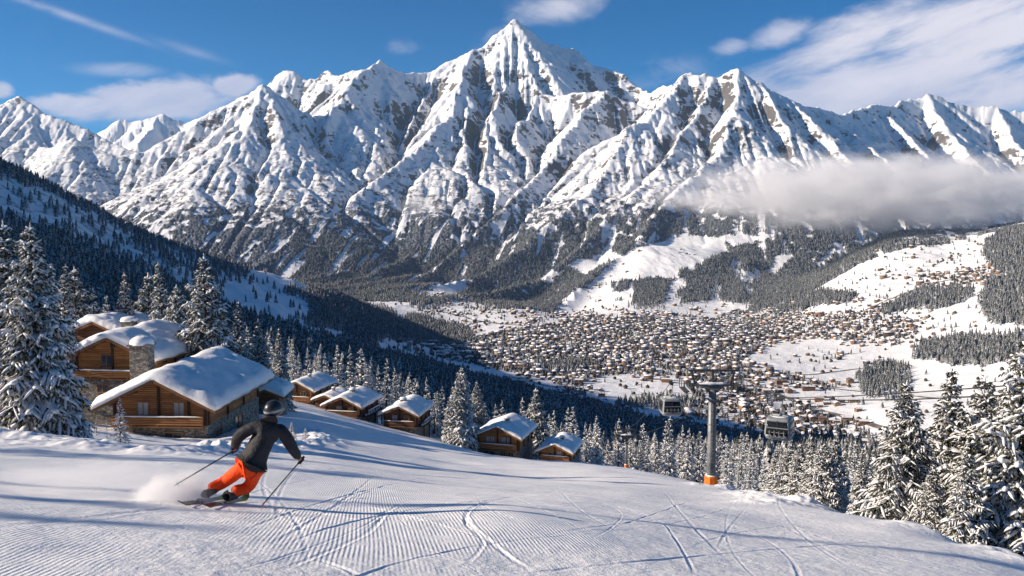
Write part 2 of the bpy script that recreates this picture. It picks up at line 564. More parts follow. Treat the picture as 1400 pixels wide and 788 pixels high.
def tent(xx, yy):
    H = np.full(xx.shape, -900.0)
    for line, k in RIDGES:
        P = np.array([pt(*q) for q in line])
        if k == 0.95:
            P = spur(line)
        for i in range(len(P) - 1):
            a = P[i]; b = P[i + 1]
            L = max(a[2], b[2]) + 700
            x0, x1 = min(a[0], b[0]) - 2.2 * L, max(a[0], b[0]) + 2.2 * L
            y0, y1 = min(a[1], b[1]) - 2.2 * L, max(a[1], b[1]) + 2.2 * L
            ix = np.where((xx[0] >= x0) & (xx[0] <= x1))[0]; iy = np.where((yy[:, 0] >= y0) & (yy[:, 0] <= y1))[0]
            if len(ix) == 0 or len(iy) == 0: continue
            sl = (slice(iy[0], iy[-1] + 1), slice(ix[0], ix[-1] + 1))
            X = xx[sl]; Y = yy[sl]
            d = b[:2] - a[:2]; l2 = max(1e-6, d @ d)
            t = np.clip(((X - a[0]) * d[0] + (Y - a[1]) * d[1]) / l2, 0, 1)
            dd = np.hypot(X - a[0] - t * d[0], Y - a[1] - t * d[1])
            z = a[2] + t * (b[2] - a[2])
            s = (0.80 * dd + 0.20 * 120 * (1 - np.exp(-dd / 120))) if k >= 1.0 else (0.52 * dd + 0.35 * 200 * (1 - np.exp(-dd / 200)))
            H[sl] = np.maximum(H[sl], z - s)
    return H


def erode(z, dx, iters, kk, floor, maxs):
    ny, nx = z.shape
    N = ny * nx
    idx = np.arange(N).reshape(ny, nx)
    offs = [(-1, -1), (-1, 0), (-1, 1), (0, -1), (0, 1), (1, -1), (1, 0), (1, 1)]
    rs = np.random.RandomState(3)
    for it in range(iters):
        zp = np.pad(z, 1, mode='edge'); ip = np.pad(idx, 1, mode='edge')
        best = np.zeros_like(z); rec = idx.copy(); zr = z.copy(); dist = np.full_like(z, dx)
        for dy, dxx in offs:
            zz = zp[1 + dy:1 + dy + ny, 1 + dxx:1 + dxx + nx]
            d = dx * (1.41421 if dy and dxx else 1.0)
            s = (z - zz) / d * (1 + 0.12 * (rs.rand(ny, nx) - 0.5))
            m = s > best
            best = np.where(m, s, best); zr = np.where(m, zz, zr); dist = np.where(m, d, dist)
            rec = np.where(m, ip[1 + dy:1 + dy + ny, 1 + dxx:1 + dxx + nx], rec)
        p = rec.ravel().copy(); root = p == idx.ravel()
        A = np.ones(N)
        for k in range(11):                         # pointer jumping sums the drained area
            w = np.where(root, 0.0, A)
            A2 = A + np.bincount(p, weights=w, minlength=N)
            # a node whose pointer already reached its root stops passing on
            nroot = root | root[p]
            A = A2; p2 = p[p]
            done = root[p] & ~root
            root = root | done
            p = p2
        A = A.reshape(ny, nx)
        K = kk * np.sqrt(np.minimum(A, 2500)) * (24.8 / dx) ** 0.0 / (dist / dx)
        K = K * (0.05 + 0.95 * sstep(z, floor + 60, floor + 800))
        zn = (z + K * zr) / (1 + K)
        zn = np.where(zn - zr > maxs * dist, 0.5 * zn + 0.5 * (zr + maxs * dist), zn)
        pit = best <= 0
        if pit.any():
            nb = np.minimum.reduce([zp[1 + dy:1 + dy + ny, 1 + e:1 + e + nx] for dy, e in offs])
            zn = np.where(pit, np.maximum(z, nb + 0.1), zn)
        z = zn
    return z


def up2(z):
    ny, nx = z.shape
    a = np.empty((ny, 2 * nx - 1)); a[:, ::2] = z; a[:, 1::2] = (z[:, 1:] + z[:, :-1]) / 2
    b = np.empty((2 * ny - 1, 2 * nx - 1)); b[::2] = a; b[1::2] = (a[1:] + a[:-1]) / 2
    return b


def make_range():
    dx = 25.0
    gx = np.arange(GX0, GX1 + 1, dx); gy = np.arange(GY0, GY1 + 1, dx)
    xx, yy = np.meshgrid(gx, gy)
    wx = xx + 70 * fbm(xx / 420, yy / 420, 3); wy = yy + 70 * fbm(xx / 420 + 40, yy / 420, 3)
    z = tent(0.35 * xx + 0.65 * wx, 0.35 * yy + 0.65 * wy)
    z = np.maximum(z, -320)
    h = sstep(z, -300, 200)
    z = z + h * (40 * fbm(xx / 420, yy / 420, 4, 0.5) + 5 * fbm(xx / 70, yy / 70, 2))
    z = erode(z, dx, 40, 0.006, -300, 1.25)
    z = up2(z)
    dx = 12.5
    gx = GX0 + dx * np.arange(z.shape[1]); gy = GY0 + dx * np.arange(z.shape[0])
    xx, yy = np.meshgrid(gx, gy)
    h = sstep(z, -280, 250)
    z = z + h * (8 * fbm(xx / 60, yy / 60, 3, 0.6))
    z = erode(z, dx, 26, 0.010, -300, 1.4)
    return z


MTN = make_range()
MDX = 12.5


def mtn(x, y):
    fx = np.clip((x - GX0) / MDX, 0, MTN.shape[1] - 1.001); fy = np.clip((y - GY0) / MDX, 0, MTN.shape[0] - 1.001)
    i = fx.astype(int); j = fy.astype(int); u = fx - i; v = fy - j
    z = (MTN[j, i] * (1 - u) + MTN[j, i + 1] * u) * (1 - v) + (MTN[j + 1, i] * (1 - u) + MTN[j + 1, i + 1] * u) * v
    return np.where((y < GY0) | (np.abs(x) > GX1), -400, z)


def height(x, y):
    x = np.asarray(x, float); y = np.asarray(y, float)
    r = np.hypot(x, y)
    b = base_raw(x, y)
    # roughness of the valley sides grows with distance and stays off the valley floor
    off = sstep(b, -258, -215) * sstep(r, 180, 500)
    b = b + off * (6 * fbm(x / 210, y / 210, 4, 0.5) + 5 * fbm((x + y * 0.3) / 60, y / 160, 3, 0.5))
    b = b + sstep(r, 150, 400) * 1.5 * fbm(x / 45, y / 45, 3)
    # near snow: gentle rolls
    nf = sstep(r, 8, 30) * (1 - sstep(r, 260, 500))
    b = b + nf * 0.28 * fbm(x / 11, y / 11, 3, 0.5)
    b = b + (1 - sstep(r, 20, 60)) * sstep(r, 4, 8) * 0.03 * fbm(x / 1.7, y / 1.7, 3, 0.55)
    f = sstep(r, 3250, 3900)
    b = b * (1 - f) + (-258) * f
    far = y > GY0
    if np.any(far):
        m = np.where(far, mtn(x, np.maximum(y, GY0)), -400)
        rough = sstep(m, -240, 100)
        m = m + rough * (1.8 * fbm(x / 24, y / 24, 3, 0.55)) + sstep(m, -60, 350) * (13 * fbm(x / 120 + 0.25 * perlin(x / 60, y / 60), y / 120, 4, 0.55, ridged=True))
        k = 22.0
        d = (m - b) / k
        b = np.where(far, b + k * np.where(d > 30, d, np.log1p(np.exp(np.clip(d, -40, 30)))), b)
    return b


def hit(px, py, d0=2.0, d1=420.0, n=3000):
    """where the sight line through a photo pixel first meets the ground"""
    D = np.exp(np.linspace(math.log(d0), math.log(d1), n))
    p0 = pt(px, py, 1.0)
    z = height(p0.x * D, D)
    below = np.where(p0.z * D <= z)[0]
    if len(below) == 0:
        return None
    i = below[0]
    return Vector((p0.x * D[i], D[i], z[i]))


def ground(x, y):
    return float(height(np.array([x]), np.array([y]))[0])
# ------------------------------------------------------------------ where the woods grow
MEADOWS = [
    # shoulder at the foot of the range
    [(776, 364), (832, 342), (852, 350), (800, 380)], [(822, 372), (862, 340), (938, 320), (992, 326), (996, 346), (950, 360), (920, 382), (870, 382), (800, 394)],
    [(744, 436), (790, 396), (836, 388), (846, 420), (856, 440), (800, 444)], [(900, 420), (925, 378), (944, 384), (915, 412), (885, 436)],
    [(985, 320), (1030, 322), (1034, 334), (1000, 340)], [(560, 402), (600, 388), (640, 380), (636, 398), (600, 410)],
    [(1040, 372), (1075, 345), (1090, 350), (1060, 372)], [(735, 385), (750, 370), (770, 372), (755, 388)],
    [(1110, 362), (1150, 335), (1158, 338), (1120, 366)], [(830, 402), (862, 396), (858, 408), (834, 414)],
]
MEADOW_LEFT = [
    [(298, 380), (335, 384), (425, 414), (430, 436), (360, 440), (318, 428)], [(330, 368), (375, 368), (432, 390), (420, 400), (360, 392)],
    [(400, 440), (470, 452), (480, 470), (420, 466)], [(520, 405), (560, 425), (590, 440), (560, 440)], [(530, 462), (600, 476), (610, 500), (540, 492), (500, 478)],
    [(0, 262), (60, 290), (120, 312), (60, 312), (0, 296)], [(20, 245), (80, 270), (140, 305), (110, 300), (40, 262)], [(228, 345), (270, 360), (262, 366), (230, 354)],
    [(130, 300), (180, 325), (170, 332), (130, 316)],
]
WOODS_RIGHT = [
    [(1000, 436), (1090, 388), (1160, 346), (1230, 305), (1300, 292), (1400, 280), (1500, 262), (1500, 290), (1400, 302), (1320, 300), (1240, 320), (1190, 344), (1150, 364), (1095, 396), (1040, 424)],
    [(1050, 412), (1085, 398), (1130, 398), (1170, 402), (1160, 412), (1110, 420), (1060, 434)],
    [(1198, 424), (1230, 408), (1268, 392), (1330, 394), (1330, 404), (1292, 420), (1250, 424), (1214, 430)],
    [(1340, 400), (1352, 384), (1420, 372), (1450, 420), (1420, 446), (1360, 444), (1342, 426)],
    [(1344, 352), (1350, 330), (1380, 312), (1460, 300), (1460, 370), (1400, 376), (1362, 372), (1356, 358)],
    [(1246, 488), (1256, 468), (1300, 462), (1400, 456), (1460, 456), (1460, 486), (1390, 496), (1300, 498)],
    [(1178, 522), (1180, 500), (1206, 496), (1240, 500), (1242, 516), (1232, 540), (1200, 542), (1180, 540)],
    [(840, 552), (880, 546), (950, 548), (950, 557), (900, 560), (850, 559)],
    [(720, 506), (750, 497), (800, 494), (822, 499), (800, 505), (750, 511)],
    [(560, 430), (640, 450), (650, 466), (600, 474), (540, 456)],
]


def wood(x, y, z, slope=None):
    """0..1 how densely trees stand"""
    px, py = project(x, y, z)
    D = y
    n1 = fbm(x / 140, y / 140, 4, 0.55); n2 = fbm(x / 45, y / 45, 3, 0.55)
    w = np.zeros(x.shape)
    wn = np.random.RandomState(len(x) % 9973)
    streak = fbm((0.97 * x - 0.25 * y) / 52, (0.25 * x + 0.97 * y) / 420, 3, 0.55)
    # soft edges: jitter the sampled pixel
    jx = px + (16 * n2 + 14 * n1 + 4.5 * wn.randn(*x.shape)) * np.clip(900 / np.maximum(D, 1), 0.3, 1) ; jy = py + (8 * n2 + 7 * n1 + 2.2 * wn.randn(*x.shape)) * np.clip(900 / np.maximum(D, 1), 0.4, 1)
    zf = z - (-262 + np.maximum(0, D - 1800) * 0.012)
    off_floor = sstep(zf, 12, 34)
    hill = (D < 2650) & (x / np.maximum(D, 1) < 0.40) & (D > 150)
    left = (hill & (px < 640)) | (hill & (D < 1130 + 60 * n1)) | ((D > 150) & (D < 420 + 80 * n1) & (px >= 900))
    dens = 0.92 - 0.25 * sstep(n1, 0.1, 0.45)
    w = np.where(left & (D >= 150), off_floor * dens, w)
    for m in MEADOW_LEFT:
        w = np.where((D > 500) & poly_mask(jx, jy, m), w * 0.06, w)
    # the upper left of the spur thins out
    thin = sstep(jy - (236 + 0.62 * px), 10, 70)
    w = np.where((D > 900) & (px < 420), w * (0.25 + 0.75 * np.where(n2 > 0.0, thin, thin ** 3)), w)
    # across the valley
    rr = (D > 1000) & (D < 2760) & (px > 520)
    inw = np.zeros(x.shape, bool)
    for m in WOODS_RIGHT:
        inw |= poly_mask(jx, jy, m)
    w = np.where(rr & inw, np.where(n2 > 0.36, 0.15, 1.0), w)
    # foot of the range up to the tree line
    far = ((D >= 2600) | ((D >= 2450) & (px > 560))) & ~(rr & inw)
    tl = sstep(z + 240 * n1 + 110 * n2, 260, -90)
    patchy = sstep(n2 + 0.5 * n1 + (40 - z) / 420.0, -0.25, 0.15)
    wf = tl * patchy * (1 - 0.92 * sstep(streak, 0.20, 0.34)) * sstep(zf, 0, 12)
    wf = np.where(poly_mask(jx, jy, [(596, 384), (700, 372), (806, 388), (775, 424), (738, 436), (690, 424), (640, 411)]) & (n2 < 0.28), 0.95, wf)
    for m in MEADOWS:
        wf = np.where((D < 3900) & poly_mask(jx, jy, m), 0.0, wf)
    w = np.where(far, wf, w)
    return np.clip(w, 0, 1)


# ------------------------------------------------------------------ terrain meshes
def az_columns(n_in, n_out):
    a = np.linspace(-31.5, 31.5, n_in)
    lo = np.linspace(-80, -31.5, n_out + 1)[:-1]; hi = np.linspace(31.5, 80, n_out + 1)[1:]
    return np.radians(np.concatenate([lo, a, hi]))


def polar(az, rr):
    A, RR = np.meshgrid(az, rr)
    x = RR * np.sin(A); y = RR * np.cos(A)
    nr, na = x.shape
    i = np.arange(nr * na).reshape(nr, na)
    f = np.stack([i[:-1, :-1], i[:-1, 1:], i[1:, 1:], i[1:, :-1]], -1).reshape(-1, 4)
    return x.ravel(), y.ravel(), f


def far_material():
    m, T, b = new_mat('mountain_snow_rock_and_wood', 0.75)
    geo = T.node('ShaderNodeNewGeometry')
    sep = T.node('ShaderNodeSeparateXYZ'); T.l.new(geo.outputs['Normal'], sep.inputs[0])
    pos = geo.outputs['Position']
    spos = T.node('ShaderNodeSeparateXYZ'); T.l.new(pos, spos.inputs[0])
    n1 = T.noise(pos, 0.006, 6, 0.6)
    n2 = T.noise(pos, 0.035, 7, 0.68)
    # rock strata: stretched along the slope
    st = T.noise(T.comb(T.mul(T.add(spos.outputs[0], T.mul(spos.outputs[1], 0.4)), 0.012), T.mul(spos.outputs[1], 0.012), T.mul(spos.outputs[2], 0.045)), 1.0, 6, 0.65, 0.6)
    steep = T.sub(1.0, sep.outputs[2])
    rk = T.add(T.add(steep, T.mul(T.sub(n2, 0.5), 0.42)), T.add(T.mul(T.sub(n1, 0.5), 0.85), T.mul(T.sub(st, 0.5), 0.50)))
    rock = T.ss(rk, 0.415, 0.475)
    high = T.ss(spos.outputs[2], -120, 80)
    rock = T.mul(rock, high)
    low_band = T.mul(T.ss(spos.outputs[2], 700, 60), high)
    speck = T.mul(T.ss(T.add(n2, T.mul(T.sub(st, 0.5), 0.6)), 0.525, 0.60), low_band)
    rock = T.m('MAXIMUM', rock, T.mul(speck, 0.9))
    rcol = T.mix(T.ss(n1, 0.35, 0.65), (0.056, 0.054, 0.055), (0.135, 0.127, 0.122))
    rcol = T.mix(T.ss(n2, 0.55, 0.8), rcol, (0.25, 0.235, 0.23))
    snow = (0.84, 0.85, 0.87)
    col = T.mix(rock, snow, rcol)
    w = T.attr('wood')
    fn = T.noise(pos, 0.11, 3, 0.7)
    fn2 = T.noise(pos, 0.02, 4, 0.6)
    th = T.sub(1.04, T.mul(w, 0.78))
    wm = T.ss(T.add(T.mul(fn, 0.6), T.mul(fn2, 0.4)), T.sub(th, 0.36), T.sub(th, 0.26))
    wm = T.mul(wm, T.ss(w, 0.02, 0.2))
    wcol = T.mix(T.ss(fn, 0.35, 0.72), (0.030, 0.040, 0.050), (0.27, 0.29, 0.33))
    col = T.mix(wm, col, wcol)
    T.put(b.inputs['Base Color'], col)
    bn = T.noise(pos, 0.05, 8, 0.7)
    T.put(b.inputs['Normal'], T.bump(bn, 0.45, 6.0))
    b.inputs['Specular IOR Level'].default_value = 0.1
    return m


def build_far():
    az = az_columns(1150, 60)
    rr = np.concatenate([np.exp(np.arange(math.log(207), math.log(2700), 0.0036)), np.exp(np.arange(math.log(2700), math.log(6400), 0.0019)), np.exp(np.arange(math.log(6400), math.log(10600), 0.006))])
    x, y, f = polar(az, rr)
    z = height(x, y)
    w = wood(x, y, z)
    rs = np.random.RandomState(8)
    canopy = np.where(y > 2400, w * rs.rand(len(z)) * 9.0 * sstep(y, 2400, 2800), 0.0)
    zz = z + canopy - np.where(np.hypot(x, y) < 218, 0.4, 0.0)
    me = mesh_from_arrays('mountains', np.stack([x, y, zz], 1), f, [far_material()])
    set_attr(me, 'wood', w)
    o = link('mountains', me)
    tag(o, kind='structure')
    return o


FAR = build_far()
# ------------------------------------------------------------------ near snow slope
def smooth_curve(pts, n=14):
    """Catmull-Rom through 2-d points"""
    P = [np.array(p, float) for p in pts]
    P = [2 * P[0] - P[1]] + P + [2 * P[-1] - P[-2]]
    out = []
    for i in range(1, len(P) - 2):
        for t in np.linspace(0, 1, n, endpoint=False):
            a, b, c, d = P[i - 1], P[i], P[i + 1], P[i + 2]
            out.append(0.5 * (2 * b + (c - a) * t + (2 * a - 5 * b + 4 * c - d) * t * t + (3 * b - a - 3 * c + d) * t ** 3))
    out.append(P[-2])
    return np.array(out)


def line_dist(x, y, c):
    best = np.full(x.shape, 1e9); side = np.zeros(x.shape); al = np.zeros(x.shape)
    for i in range(len(c) - 1):
        a = c[i]; d = c[i + 1] - a; l2 = max(d @ d, 1e-9)
        t = np.clip(((x - a[0]) * d[0] + (y - a[1]) * d[1]) / l2, 0, 1)
        ex = x - a[0] - t * d[0]; ey = y - a[1] - t * d[1]
        q = ex * ex + ey * ey
        m = q < best
        best = np.where(m, q, best); side = np.where(m, np.sign(ex * d[1] - ey * d[0]), side); al = np.where(m, (i + t) / (len(c) - 1), al)
    return np.sqrt(best), side, al


TRACKS_PX = [   # ski tracks seen on the piste, as photo pixels; width, depth
    ([(620, 788), (660, 745), (636, 715), (655, 690), (720, 676), (800, 668)], 0.16, 0.055),
    ([(735, 788), (700, 765), (668, 740), (640, 716), (640, 698), (668, 684), (700, 676)], 0.22, 0.07),
    ([(360, 788), (430, 762), (500, 730), (530, 700), (560, 685), (600, 678)], 0.20, 0.05),
    ([(300, 788), (400, 758), (480, 728), (520, 706), (535, 690)], 0.13, 0.04),
    ([(430, 765), (470, 778), (490, 788)], 0.22, 0.06),
    ([(520, 738), (580, 750), (640, 775), (660, 788)], 0.10, 0.035),
    ([(540, 700), (560, 712), (600, 700), (620, 680), (690, 668), (760, 672)], 0.08, 0.03),
    ([(535, 690), (560, 722), (620, 738), (700, 740)], 0.09, 0.03),
    ([(700, 700), (760, 690), (830, 690), (900, 712), (925, 740), (945, 775), (950, 788)], 0.14, 0.05),
    ([(800, 740), (830, 726), (850, 705), (830, 690), (800, 684)], 0.10, 0.035),
    ([(970, 695), (1050, 712), (1110, 740), (1160, 770)], 0.30, 0.04),
    ([(1060, 690), (1120, 715), (1150, 735)], 0.12, 0.03),
    ([(1000, 705), (1070, 722), (1150, 728), (1180, 735)], 0.12, 0.03),
    ([(840, 655), (900, 672), (980, 690), (1060, 712), (1150, 745), (1250, 785)], 0.35, 0.04),
    ([(0, 612), (120, 626), (240, 634), (340, 628)], 0.35, 0.06),
    ([(0, 604), (120, 619), (240, 626), (340, 620)], 0.25, 0.05),
    ([(440, 632), (560, 640), (680, 652), (800, 660)], 0.3, 0.04),
    ([(0, 720), (90, 712), (190, 700), (272, 692)], 0.5, 0.06),
]
DRIFTS_PX = [   # banks of soft snow; width, height
    ([(0, 596), (60, 604), (130, 612), (220, 621), (300, 618)], 1.6, 0.28),
    ([(1120, 692), (1180, 702), (1250, 724), (1330, 750), (1410, 775)], 0.8, 0.22),
    ([(1030, 690), (1080, 690), (1130, 695)], 1.0, 0.25),
    ([(300, 618), (380, 612), (440, 604), (430, 590)], 1.8, 0.45),
    ([(980, 668), (1020, 676), (1060, 684)], 1.6, 0.35),
]


def px_curve(pxs, n=12):
    out = []
    for p in smooth_curve(pxs, n):
        h = hit(p[0], min(p[1], 800), 3.0, 260, 900)
        if h is not None:
            out.append((h.x, h.y))
    return np.array(out)


def near_material():
    m, T, b = new_mat('groomed_snow', 0.55)
    geo = T.node('ShaderNodeNewGeometry')
    pos = geo.outputs['Position']
    sp = T.node('ShaderNodeSeparateXYZ'); T.l.new(pos, sp.inputs[0])
    X, Y = sp.outputs[0], sp.outputs[1]
    # groomer corduroy: ridges 8 cm apart running down the slope, in passes
    wob = T.mul(T.noise(pos, 0.12, 2, 0.5), 0.22)
    u = T.add(T.add(X, T.mul(Y, 0.16)), wob)
    wave = T.m('SINE', T.mul(u, 2 * math.pi / 0.052))
    n0 = T.noise(pos, 0.16, 4, 0.6)
    groom = T.mul(T.attr('groom'), T.ss(n0, 0.36, 0.52))
    worn = T.ss(T.noise(pos, 2.2, 5, 0.65), 0.30, 0.55)
    cord = T.mul(T.mul(wave, T.mul(groom, worn)), 0.5)
    grain = T.noise(pos, 38.0, 4, 0.65)
    lump = T.noise(pos, 5.0, 6, 0.62)
    rough = T.sub(1.0, T.mul(groom, 0.6))
    h = T.add(T.mul(cord, 0.0046), T.add(T.mul(grain, 0.006), T.mul(T.mul(lump, rough), 0.045)))
    T.put(b.inputs['Normal'], T.bump(h, 1.0, 1.0))
    n2 = T.noise(pos, 0.6, 5, 0.6)
    T.put(b.inputs['Base Color'], T.mix(T.ss(n2, 0.3, 0.7), (0.84, 0.845, 0.855), (0.90, 0.90, 0.905)))
    b.inputs['Specular IOR Level'].default_value = 0.25
    return m


def build_near():
    az = az_columns(1150, 60)
    rr = np.concatenate([np.linspace(0.6, 5.5, 24)[:-1], np.exp(np.arange(math.log(5.5), math.log(60), 0.0027)), np.exp(np.arange(math.log(60), math.log(216), 0.004))])
    x, y, f = polar(az, rr)
    z = height(x, y)
    r = np.hypot(x, y)
    rs = np.random.RandomState(2)
    px, py = project(x, y, z)
    rt = np.random.RandomState(31)
    extra = []
    for k in range(30):           # many faint, thinner traces
        cx, cy = 330 + 800 * rt.rand(), 668 + 105 * rt.rand() ** 1.3
        a = rt.rand() * 3.14; L = 150 + 200 * rt.rand(); b = (rt.rand() - 0.5) * 1.1
        extra.append(([(cx + L * t * math.cos(a + b * t), cy + 0.30 * L * t * math.sin(a + b * t)) for t in (-1, -0.5, 0, 0.5, 1)], 0.12 + 0.12 * rt.rand(), 0.02 + 0.03 * rt.rand()))
    for pxs, wd, dp in TRACKS_PX + extra:
        wd *= 0.16; dp *= 0.17
        c = px_curve(pxs)
        if len(c) < 3: continue
        sel = np.where((x > c[:, 0].min() - 2) & (x < c[:, 0].max() + 2) & (y > c[:, 1].min() - 2) & (y < c[:, 1].max() + 2))[0]
        d, side, al = line_dist(x[sel], y[sel], c)
        d = d * (1 + 0.25 * perlin(x[sel] * 2.1, y[sel] * 2.1))
        prof = -np.exp(-(d / wd) ** 4) + 0.75 * np.exp(-((d - wd * 1.7) / (wd * 0.6)) ** 2) * (0.6 + 0.4 * side)
        brk = 0.55 + 0.45 * sstep(perlin(x[sel] * 0.7 + 3, y[sel] * 0.7), -0.3, 0.2)
        z[sel] += prof * dp * brk * sstep(al, 0.0, 0.25) * sstep(al, 1.0, 0.75)
    for pxs, wd, hh in DRIFTS_PX:
        c = px_curve(pxs, 6)
        if len(c) < 3: continue
        sel = np.where((x > c[:, 0].min() - 8) & (x < c[:, 0].max() + 8) & (y > c[:, 1].min() - 8) & (y < c[:, 1].max() + 8))[0]
        d, side, al = line_dist(x[sel], y[sel], c)
        z[sel] += hh * np.exp(-(d / wd) ** 2) * (0.7 + 0.9 * fbm(x[sel] / 1.3, y[sel] / 1.3, 3))
    # rough untouched snow off the piste
    g = (1 - sstep(r, 32, 60)) * sstep(1040 - px, 0, 160) 
    offp = sstep(py, 625, 600) * (r < 60) + sstep(r, 70, 100) * (px < 380)
    z += np.clip(offp, 0, 1) * 0.16 * fbm(x / 2.2, y / 2.2, 4, 0.55)
    me = mesh_from_arrays('snow_slope', np.stack([x, y, z], 1), f, [near_material()])
    set_attr(me, 'groom', np.clip(g, 0, 1))
    o = link('snow_slope', me)
    tag(o, kind='structure')
    return o


NEAR = build_near()
# ------------------------------------------------------------------ snow-laden spruces
def mat_snow():
    m, T, b = new_mat('settled_snow', 0.6)
    geo = T.node('ShaderNodeNewGeometry')
    n = T.noise(geo.outputs['Position'], 2.2, 6, 0.62)
    T.put(b.inputs['Base Color'], T.mix(T.ss(n, 0.3, 0.7), (0.80, 0.81, 0.83), (0.88, 0.885, 0.89)))
    T.put(b.inputs['Normal'], T.bump(n, 0.5, 0.10))
    return m


def mat_needles():
    m, T, b = new_mat('spruce_needles', 0.75)
    geo = T.node('ShaderNodeNewGeometry')
    oi = T.node('ShaderNodeObjectInfo')
    n = T.noise(geo.outputs['Position'], 3.0, 4, 0.6)
    c = T.mix(T.ss(n, 0.3, 0.7), (0.022, 0.030, 0.016), (0.060, 0.062, 0.030))
    c = T.mix(T.mul(oi.outputs['Random'], 0.4), c, (0.055, 0.048, 0.03))
    fr = T.noise(geo.outputs['Position'], 5.0, 3, 0.6)
    c = T.mix(T.ss(fr, 0.50, 0.62, 0.0, 0.8), c, (0.50, 0.51, 0.53))
    T.put(b.inputs['Base Color'], c)
    b.inputs['Specular IOR Level'].default_value = 0.15
    return m


M_SNOW = mat_snow()
M_NEEDLE = mat_needles()
M_BARK = simple_mat('bark', (0.07, 0.05, 0.038), 0.85, scale=12)


def mat_frosted():
    """needles with snow lying on them, for trees only a few pixels wide"""
    m, T, b = new_mat('frosted_conifer', 0.75)
    geo = T.node('ShaderNodeNewGeometry')
    sp = T.node('ShaderNodeSeparateXYZ'); T.l.new(geo.outputs['True Normal'], sp.inputs[0])
    n = T.noise(geo.outputs['Position'], 0.9, 3, 0.7)
    f = T.ss(T.add(T.mul(sp.outputs[2], 0.65), T.mul(T.sub(n, 0.5), 1.5)), 0.10, 0.44)
    n2 = T.noise(geo.outputs['Position'], 0.06, 2, 0.5)
    dk = T.mix(n2, (0.030, 0.040, 0.042), (0.065, 0.072, 0.070))
    T.put(b.inputs['Base Color'], T.mix(f, dk, (0.66, 0.67, 0.70)))
    b.inputs['Specular IOR Level'].default_value = 0.1
    return m


M_FROST = mat_frosted()


class Soup:
    """triangle and quad soup gathered quickly"""
    def __init__(self): self.v = []; self.f = []; self.n = 0
    def put(self, v, f):
        v = np.asarray(v, float)
        self.v.append(v); self.f.append(np.asarray(f, int) + self.n); self.n += len(v)
    def mesh(self, name, mat, smooth):
        return mesh_from_arrays(name, np.concatenate(self.v), np.concatenate(self.f), [mat], None, smooth)


def lump(S, P, w, hgt, n, rs, up=0.0):
    """a soft snow load along the points P (k,3): w half width, hgt half height"""
    k = len(P)
    d = P[-1] - P[0]; d = d / (np.linalg.norm(d) + 1e-9)
    side = np.cross(d, (0, 0, 1.0)); side /= (np.linalg.norm(side) + 1e-9)
    nrm = np.cross(side, d)
    s = np.linspace(0, 1, k)
    prof = np.sqrt(np.clip(1 - (2 * s - 1) ** 2, 0, 1)) * 0.85 + 0.15 * (s > 0) * (s < 1)
    a = np.linspace(0, 2 * np.pi, n, endpoint=False)
    jit = 1 + 0.55 * (rs.rand(k, n) - 0.5)
    ww = (w * prof)[:, None] * jit; hh = (hgt * prof)[:, None] * jit
    V = P[:, None, :] + side * (np.cos(a) * ww)[..., None] + nrm * (np.sin(a) * hh + up)[..., None]
    i = np.arange(k * n).reshape(k, n)
    F = np.stack([i[:-1], np.roll(i[:-1], -1, 1), np.roll(i[1:], -1, 1), i[1:]], -1).reshape(-1, 4)
    S.put(V.reshape(-1, 3), F)


def fringe(S, P, length, count, rs, width=0.06, droop=0.7):
    """needle sprays hanging off and out from the branch P"""
    k = len(P)
    d = P[-1] - P[0]; d = d / (np.linalg.norm(d) + 1e-9)
    side = np.cross(d, (0, 0, 1.0)); side /= (np.linalg.norm(side) + 1e-9)
    t = rs.rand(count) * (k - 1); i = np.minimum(t.astype(int), k - 2); u = (t - i)[:, None]
    base = P[i] * (1 - u) + P[i + 1] * u
    sg = np.where(rs.rand(count) < 0.5, -1, 1)[:, None]
    dirv = sg * side * (0.35 + 0.8 * rs.rand(count, 1)) + d * (0.15 + 0.9 * rs.rand(count, 1)) + np.array((0, 0, -1.0)) * droop * (0.15 + rs.rand(count, 1))
    dirv /= np.linalg.norm(dirv, axis=1, keepdims=True)
    L = length * (0.55 + 0.7 * rs.rand(count, 1))
    tip = base + dirv * L
    wv = np.cross(dirv, rs.rand(count, 3) - 0.5); wv /= (np.linalg.norm(wv, axis=1, keepdims=True) + 1e-9)
    mid = base + dirv * L * 0.45
    V = np.stack([base, mid + wv * width, tip, mid - wv * width], 1).reshape(-1, 3)
    F = np.arange(count * 4).reshape(count, 4)
    S.put(V, F)


